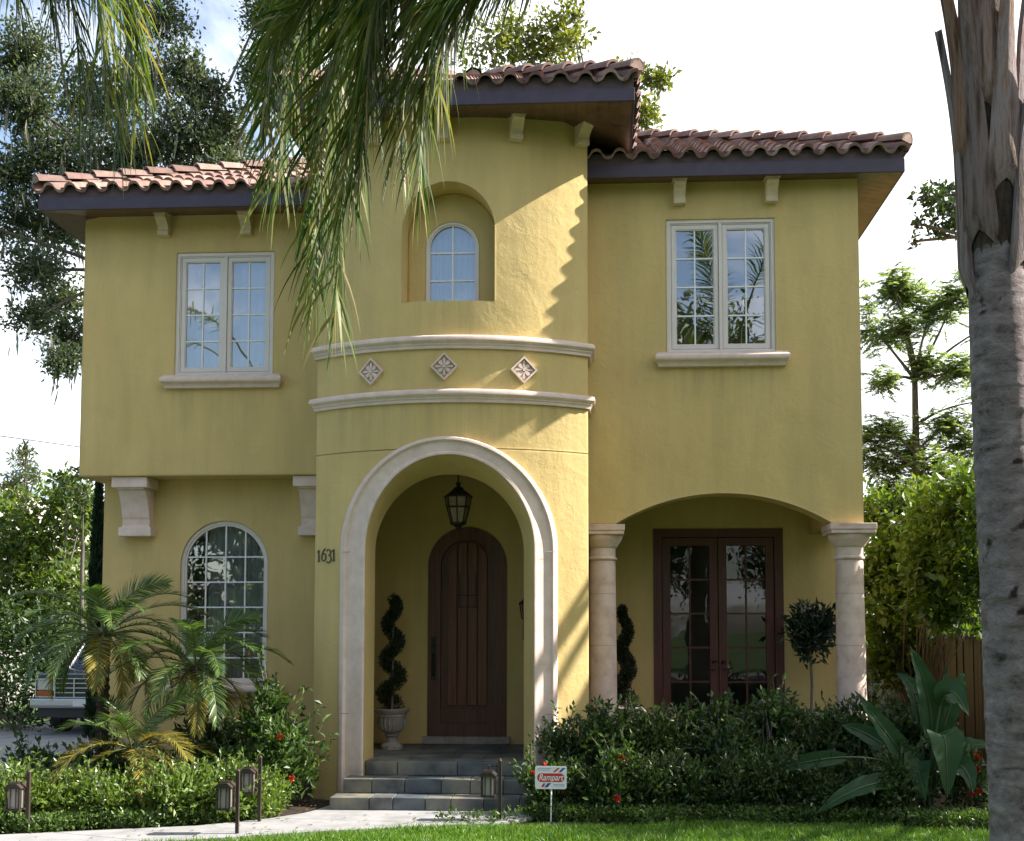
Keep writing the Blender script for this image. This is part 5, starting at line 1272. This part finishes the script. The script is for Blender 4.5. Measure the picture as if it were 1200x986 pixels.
M['pale_glass'] = noise_mat('frosted_lamp_glass', [(.3, (.24, .23, .205)), (.7, (.32, .305, .28))], 9, .4)
M['bronze'] = noise_mat('bronze_paint', [(.3, (.03, .022, .018)), (.7, (.055, .04, .032))], 20, .5)
def path_light(label, px, py_top, Y, side=-1):
    p = at(px, py_top, Y); x, z = p[0], p[2]
    t = thing('path_light', label, 'path light', (x, Y, 0), 'lantern path lights')
    m = MB(); box(m, x-.016, x+.016, Y-.016, Y+.016, -.02, z); lathe(m, [(.02, 0), (.024, .01), (.012, .03), (0, .04)], (x, Y, z), 8); m.build('post', M['bronze'], t)
    lx = x+side*.125; zt = z-.10
    m = MB(); tube(m, [(x, Y, z-.05), (lx, Y, z-.04), (lx, Y, zt-.02)], .008, 6); m.build('arm', M['bronze'], t)
    m = MB(); w = .074
    for zz, ww, h in ((zt-.05, .088, .012), (zt-.02, .05, .03), (zt-.27, .075, .015)): box(m, lx-ww, lx+ww, Y-ww, Y+ww, zz, zz+h)
    prism(m, [(-.088, zt-.039), (.088, zt-.039), (.042, zt+.0), (-.042, zt+.0)], lambda a, b, d: (lx+a, Y+d, b), -.085, .085)
    for sx in (-1, 1):
        for sy in (-1, 1): box(m, lx+sx*w*.9-.008, lx+sx*w*.9+.008, Y+sy*w*.9-.008, Y+sy*w*.9+.008, zt-.256, zt-.051)
    for k in (-1, 1):
        for s in (-1, 1): box(m, lx+k*.028-.004, lx+k*.028+.004, Y+s*.062-.003, Y+s*.062+.003, zt-.254, zt-.052); box(m, lx+s*.062-.003, lx+s*.062+.003, Y+k*.028-.004, Y+k*.028+.004, zt-.253, zt-.053)
    m.build('lamp_cage', M['bronze'], t)
    m = MB(); box(m, lx-.053, lx+.053, Y-.053, Y+.053, zt-.25, zt-.055); m.build('lamp_glass', M['pale_glass'], t)
path_light('lantern path light at the far left end of the hedge', 34, 906, 11.0)
path_light('lantern path light nearest the walk with its pale lamp left of the post', 279, 905, 11.05)
path_light('lantern path light set back into the hedge behind the nearer one', 305, 889, 11.75)
path_light('single lantern path light in front of the steps, right of the walk', 586, 893, 12.0)

# ------------------------------------------------------------------ yard sign
sg = thing('yard_sign', 'small white yard sign with red lettering on a white stake', 'sign', (-.52, 12.0, 0))
white = plain('sign_white', (.80, .80, .82), .4); red = plain('sign_red', (.55, .03, .035), .4); blue = plain('sign_blue', (.03, .06, .32), .4); grey = plain('sign_grey', (.36, .40, .52), .5)
P0, P1 = at(627, 898, 12.0), at(664, 925, 12.0); cx, cz, hw, hh = (P0[0]+P1[0])/2, (P0[2]+P1[2])/2, (P1[0]-P0[0])/2, (P0[2]-P1[2])/2
def rrect(w, h, r, n=5):
    o = []
    for sx, sy, a in ((1, -1, -90), (1, 1, 0), (-1, 1, 90), (-1, -1, 180)):
        for k in range(n+1): t = math.radians(a+90*k/n); o.append((sx*(w-r)+r*math.cos(t), sy*(h-r)+r*math.sin(t)))
    return o
F = lambda a, b, d: (cx+a, 12.0+d, cz+b)
m = MB(); prism(m, rrect(hw, hh, .022), F, .004, -.004); m.build('sign_panel', white, sg)
def decal(polys, mt, d, name):
    m = MB()
    for p in polys: prism(m, p, F, d+.001, d)
    m.build(name, mt, sg)
u, v = hw, hh
decal([rrect(u*.86, v*.38, v*.34)], red, -.0056, 'red_badge')
decal([[(u*.12, v*.48), (u*.28, v*.48), (u*.58, v*.86), (u*.42, v*.86)], [(-u*.62, -v*.82), (-u*.46, -v*.82), (-u*.32, -v*.5), (-u*.48, -v*.5)]], red, -.0052, 'red_stripe')
decal([[(u*.48, v*.48), (u*.66, v*.48), (u*.94, v*.86), (u*.76, v*.86)], [(-u*.42, -v*.84), (-u*.2, -v*.84), (u*.02, -v*.48), (-u*.2, -v*.48)]], blue, -.0053, 'blue_stripe')
decal([[(-u*.85, v*(.78-.15*k)), (u*(.02-.1*k), v*(.78-.15*k)), (u*(.02-.1*k), v*(.84-.15*k)), (-u*.85, v*(.84-.15*k))] for k in range(2)]+[[(u*.15, -v*(.62+.13*k)), (u*.85, -v*(.62+.13*k)), (u*.85, -v*(.56+.13*k)), (u*.15, -v*(.56+.13*k))] for k in range(2)], grey, -.0052, 'small_print')
cu = bpy.data.curves.new('lettering', 'FONT'); cu.body = 'Rampart'; cu.size = v*.8; cu.shear = .25; cu.align_x = 'CENTER'; cu.align_y = 'CENTER'; cu.extrude = .0005; cu.offset = .0012
tmp = bpy.data.objects.new('lettering_curve', cu); C.objects.link(tmp); bpy.context.view_layer.update()
me = bpy.data.meshes.new_from_object(tmp.evaluated_get(bpy.context.evaluated_depsgraph_get())); bpy.data.objects.remove(tmp)
me.materials.clear(); me.materials.append(white); o = bpy.data.objects.new('lettering', me); C.objects.link(o); o.parent = sg
o.rotation_euler = (PI/2, 0, 0); o.location = Vector((cx, 12.0-.0068, cz))-sg.location
me.update()
xs = [vv.co.x for vv in me.vertices]; sc = u*1.56/(max(xs)-min(xs)); o.scale = (sc, max(1, sc*1.05), 1)
m = MB(); tube(m, [(cx, 12.008, -.03), (cx+.005, 12.008, cz-hh*.6)], .008, 8); m.build('stake', white, sg, smooth=40)

# ------------------------------------------------------------------ pickup truck on the drive
def truck(x, y):
    t = thing('pickup_truck', 'dark blue and silver pickup truck parked on the drive behind the palms', 'truck', (x, y, 0))
    navy = plain('navy_paint', (.012, .018, .05), .2, .1, .6); navy.node_tree.nodes['Principled BSDF'].inputs['Coat Weight'].default_value = .8
    silver = plain('silver_paint', (.30, .31, .33), .35, .4); chrome = plain('chrome', (.55, .55, .57), .28, .9); rub = plain('tyre_rubber', (.015, .015, .015), .8); blk = plain('black_plastic', (.02, .02, .022), .5)
    lens = plain('headlight_lens', (.5, .5, .5), .2, .3); amb = plain('amber_lens', (.32, .08, .02), .3); gl = glass('truck_glass', .12, (.35, .4, .4))
    W = .98
    X = lambda a: x+a
    def body(name, secs, mt, bev=.02):
        """cross sections: (y, half width, z0, z1)"""
        m = MB(); rows = []
        for yy, w, z0, z1 in secs: rows.append([(X(-w), y+yy, z0), (X(-w*1.0), y+yy, (z0+z1)/2), (X(-w*.985), y+yy, z1-.05), (X(-w*.94), y+yy, z1), (X(w*.94), y+yy, z1), (X(w*.985), y+yy, z1-.05), (X(w), y+yy, (z0+z1)/2), (X(w), y+yy, z0)])
        grid(m, rows, True); m.add(rows[0], [tuple(range(8))[::-1]]); m.add(rows[-1], [tuple(range(8))]); return m.build(name, mt, t, smooth=35)
    body('hood', [(.0, W*.95, .96, 1.17), (.05, W, .80, 1.2), (1.25, W, .80, 1.27)], navy)
    body('body', [(.06, W*.97, .62, .801), (.12, W, .52, .80), (5.2, W, .52, .80)], silver)
    body('cab_side', [(1.24, W, .798, 1.26), (2.9, W, .798, 1.26)], navy)
    body('cargo_bed', [(2.95, W, .798, 1.26), (5.2, W, .798, 1.26)], navy)
    m = MB(); rows = []
    for yy, w, z in ((1.2, .90, 1.265), (1.75, .80, 1.90), (1.95, .76, 1.95), (2.7, .76, 1.95), (2.88, .80, 1.88), (2.92, .9, 1.265)): rows.append([(X(-w), y+yy, z), (X(w), y+yy, z)])
    lo = [[(X(-.93), y+1.18, 1.262), (X(.93), y+1.18, 1.262)]]
    # roof and pillars
    m = MB(); prism(m, [(1.72, 1.86), (1.8, 1.93), (2.0, 1.965), (2.65, 1.965), (2.86, 1.92), (2.9, 1.86)], lambda a, b, d: (X(d), y+a, b), -.8, .8); m.build('roof', navy, t, bevel=.02)
    m = MB()
    for s in (-1, 1):
        tube(m, [(X(s*.92), y+1.2, 1.25), (X(s*.78), y+1.76, 1.9)], .035, 6); tube(m, [(X(s*.92), y+2.88, 1.25), (X(s*.78), y+2.86, 1.9)], .05, 6); tube(m, [(X(s*.92), y+2.2, 1.25), (X(s*.79), y+2.2, 1.9)], .03, 6)
    m.build('pillar', navy, t, smooth=40)
    m = MB(); m.add([(X(-.89), y+1.23, 1.26), (X(.89), y+1.23, 1.26), (X(.76), y+1.76, 1.88), (X(-.76), y+1.76, 1.88)], [(0, 1, 2, 3)]); m.build('windshield', gl, t)
    for s in (-1, 1):
        m = MB(); m.add([(X(s*.915), y+1.28, 1.26), (X(s*.915), y+2.86, 1.26), (X(s*.785), y+2.84, 1.88), (X(s*.785), y+1.8, 1.88)], [(0, 1, 2, 3)]); m.build('side_window', gl, t)
    m = MB(); m.add([(X(-.89), y+2.9, 1.26), (X(.89), y+2.9, 1.26), (X(.76), y+2.87, 1.88), (X(-.76), y+2.87, 1.88)], [(3, 2, 1, 0)]); m.build('rear_window', gl, t)
    m = MB(); box(m, X(-.56), X(.56), y-.02, y+.04, .74, 1.1); g = m.build('grille', blk, t)
    m = MB()
    for z in (.74, .83, .92, 1.01, 1.1): box(m, X(-.6), X(.6), y-.05, y-.021, z-.009, z+.009)
    for a in (-.6, -.2, .2, .6): box(m, X(a-.012), X(a+.012), y-.045, y-.022, .73, 1.11)
    m.build('grille_bar', chrome, g)
    for s in (-1, 1):
        m = MB(); box(m, X(s*.76-.17), X(s*.76+.17), y-.04, y+.06, .88, 1.08); h = m.build('headlight', lens, t, bevel=.01)
        m = MB(); box(m, X(s*.76-.18), X(s*.76+.18), y-.045, y+.06, .76, .87); m.build('turn_signal', amb, t, bevel=.008)
        m = MB(); sweep_frame(m, H_rect(X(s*.76-.2), X(s*.76+.2), .74, 1.1), lambda q: y, 0, .02, -.06, .05); m.build('headlight_bezel', chrome, h)
        m = MB(); box(m, X(s*1.0), X(s*1.22), y+1.35, y+1.42, 1.3, 1.5) if s > 0 else box(m, X(s*1.22), X(s*1.0), y+1.35, y+1.42, 1.3, 1.5); m.build('mirror', blk, t, bevel=.02)
    m = MB(); prism(m, [(-.16, .54), (-.18, .6), (-.18, .68), (-.15, .72), (.05, .72), (.05, .54)], lambda a, b, d: (X(d), y+a, b), -1.0, 1.0); m.build('bumper', chrome, t, bevel=.02)
    m = MB(); box(m, X(-.9), X(.9), y-.05, y+.2, .36, .539); m.build('valance', blk, t)
    m = MB(); box(m, X(-.15), X(.15), y-.19, y-.182, .58, .69); m.build('licence_plate', plain('plate_white', (.7, .7, .66), .5), t)
    for yy in (.95, 4.1):
        for s in (-1, 1):
            m = MB(); prof = [(.2, -.11), (.34, -.12), (.375, -.09), (.38, 0), (.375, .09), (.34, .12), (.2, .11)]
            rows = [[(X(s*.86)+b, y+yy+a*math.cos(2*PI*k/28), .38+a*math.sin(2*PI*k/28)) for k in range(28)] for a, b in prof]; grid(m, rows, True)
            w = m.build('tyre', rub, t, smooth=40)
            m = MB(); rows = [[(X(s*.86)+b*s, y+yy+a*math.cos(2*PI*k/20), .38+a*math.sin(2*PI*k/20)) for k in range(20)] for a, b in ((.2, -.1), (.21, .1), (.17, .08), (.1, .03), (.05, .07), (.001, .07))]; grid(m, rows, True); m.build('rim', silver, w, smooth=40)
    m = MB(); box(m, X(-.78), X(.78), y+.5, y+4.9, .3, .521); m.build('chassis', blk, t)
P = at(100, 800, 21.0); truck(P[0], 21.0)

# ------------------------------------------------------------------ light, sky, camera
EL, EPS = math.radians(36), math.radians(5.6)
sd = Vector((math.cos(EL)*math.cos(EPS), math.cos(EL)*math.sin(EPS), math.sin(EL)))
L = bpy.data.lights.new('sun', 'SUN'); L.energy = 5.0; L.angle = math.radians(.5); L.color = (1, .94, .86)
so = bpy.data.objects.new('sun', L); C.objects.link(so); so.rotation_euler = (-sd).to_track_quat('-Z', 'Y').to_euler(); so.location = (20, 5, 25)
w = bpy.data.worlds.new('World'); bpy.context.scene.world = w; w.use_nodes = True; nt = w.node_tree
bg = nt.nodes['Background']; bg.inputs['Strength'].default_value = .1
sky = N(nt, 'ShaderNodeTexSky', sky_type='NISHITA', sun_disc=False); sky.sun_elevation = EL; sky.sun_rotation = math.pi/2-EPS; sky.air_density = 1.0; sky.dust_density = 1.5
tc = N(nt, 'ShaderNodeTexCoord'); sx = N(nt, 'ShaderNodeSeparateXYZ'); nt.links.new(tc.outputs['Generated'], sx.inputs[0])
zz = N(nt, 'ShaderNodeMath', operation='MAXIMUM', i_1=0.0); nt.links.new(sx.outputs[2], zz.inputs[0])
za = N(nt, 'ShaderNodeMath', operation='ADD', i_1=.22); nt.links.new(zz.outputs[0], za.inputs[0])
dx = N(nt, 'ShaderNodeMath', operation='DIVIDE'); dy = N(nt, 'ShaderNodeMath', operation='DIVIDE')
nt.links.new(sx.outputs[0], dx.inputs[0]); nt.links.new(za.outputs[0], dx.inputs[1]); nt.links.new(sx.outputs[1], dy.inputs[0]); nt.links.new(za.outputs[0], dy.inputs[1])
cv = N(nt, 'ShaderNodeCombineXYZ'); nt.links.new(dx.outputs[0], cv.inputs[0]); nt.links.new(dy.outputs[0], cv.inputs[1])
nz_ = N(nt, 'ShaderNodeTexNoise', i_Scale=1.5, i_Detail=8, i_Roughness=.58, i_Distortion=.4); nt.links.new(cv.outputs[0], nz_.inputs['Vector'])
# cloud cover thickens towards the sun side (right)
ad = N(nt, 'ShaderNodeMath', operation='MULTIPLY_ADD', i_1=.32, i_2=.04); nt.links.new(sx.outputs[0], ad.inputs[0])
a2 = N(nt, 'ShaderNodeMath', operation='ADD'); nt.links.new(nz_.outputs['Fac'], a2.inputs[0]); ay = N(nt, 'ShaderNodeMath', operation='MULTIPLY_ADD', i_1=.09); nt.links.new(sx.outputs[1], ay.inputs[0]); nt.links.new(ad.outputs[0], ay.inputs[2]); nt.links.new(ay.outputs[0], a2.inputs[1])
cr = N(nt, 'ShaderNodeMapRange'); cr.inputs['From Min'].default_value = .40; cr.inputs['From Max'].default_value = .62; cr.interpolation_type = 'SMOOTHSTEP'; nt.links.new(a2.outputs[0], cr.inputs['Value'])
mx = N(nt, 'ShaderNodeMix', data_type='RGBA'); nt.links.new(cr.outputs[0], mx.inputs[0]); nt.links.new(sky.outputs[0], mx.inputs[6]); mx.inputs[7].default_value = (6.3, 6.4, 6.6, 1)
nt.links.new(mx.outputs[2], bg.inputs['Color'])

cam = bpy.data.cameras.new('camera'); co = bpy.data.objects.new('camera', cam); C.objects.link(co)
co.location = EYE; co.rotation_euler = (PI/2+PIT, 0, YAW); cam.lens = 36*FPX/1200; cam.sensor_width = 36
cam.shift_x = (600-PCX)/1200; cam.shift_y = (PCY-493)/1200; cam.clip_end = 1500; cam.clip_start = .05
sc = bpy.context.scene; sc.camera = co
sc.view_settings.view_transform = 'Standard'; sc.view_settings.look = 'None'; sc.view_settings.exposure = 1.6; sc.view_settings.gamma = 1; sc.view_settings.use_curve_mapping = False
sc.cycles.max_bounces = 8; sc.cycles.transparent_max_bounces = 12; sc.cycles.use_denoising = True
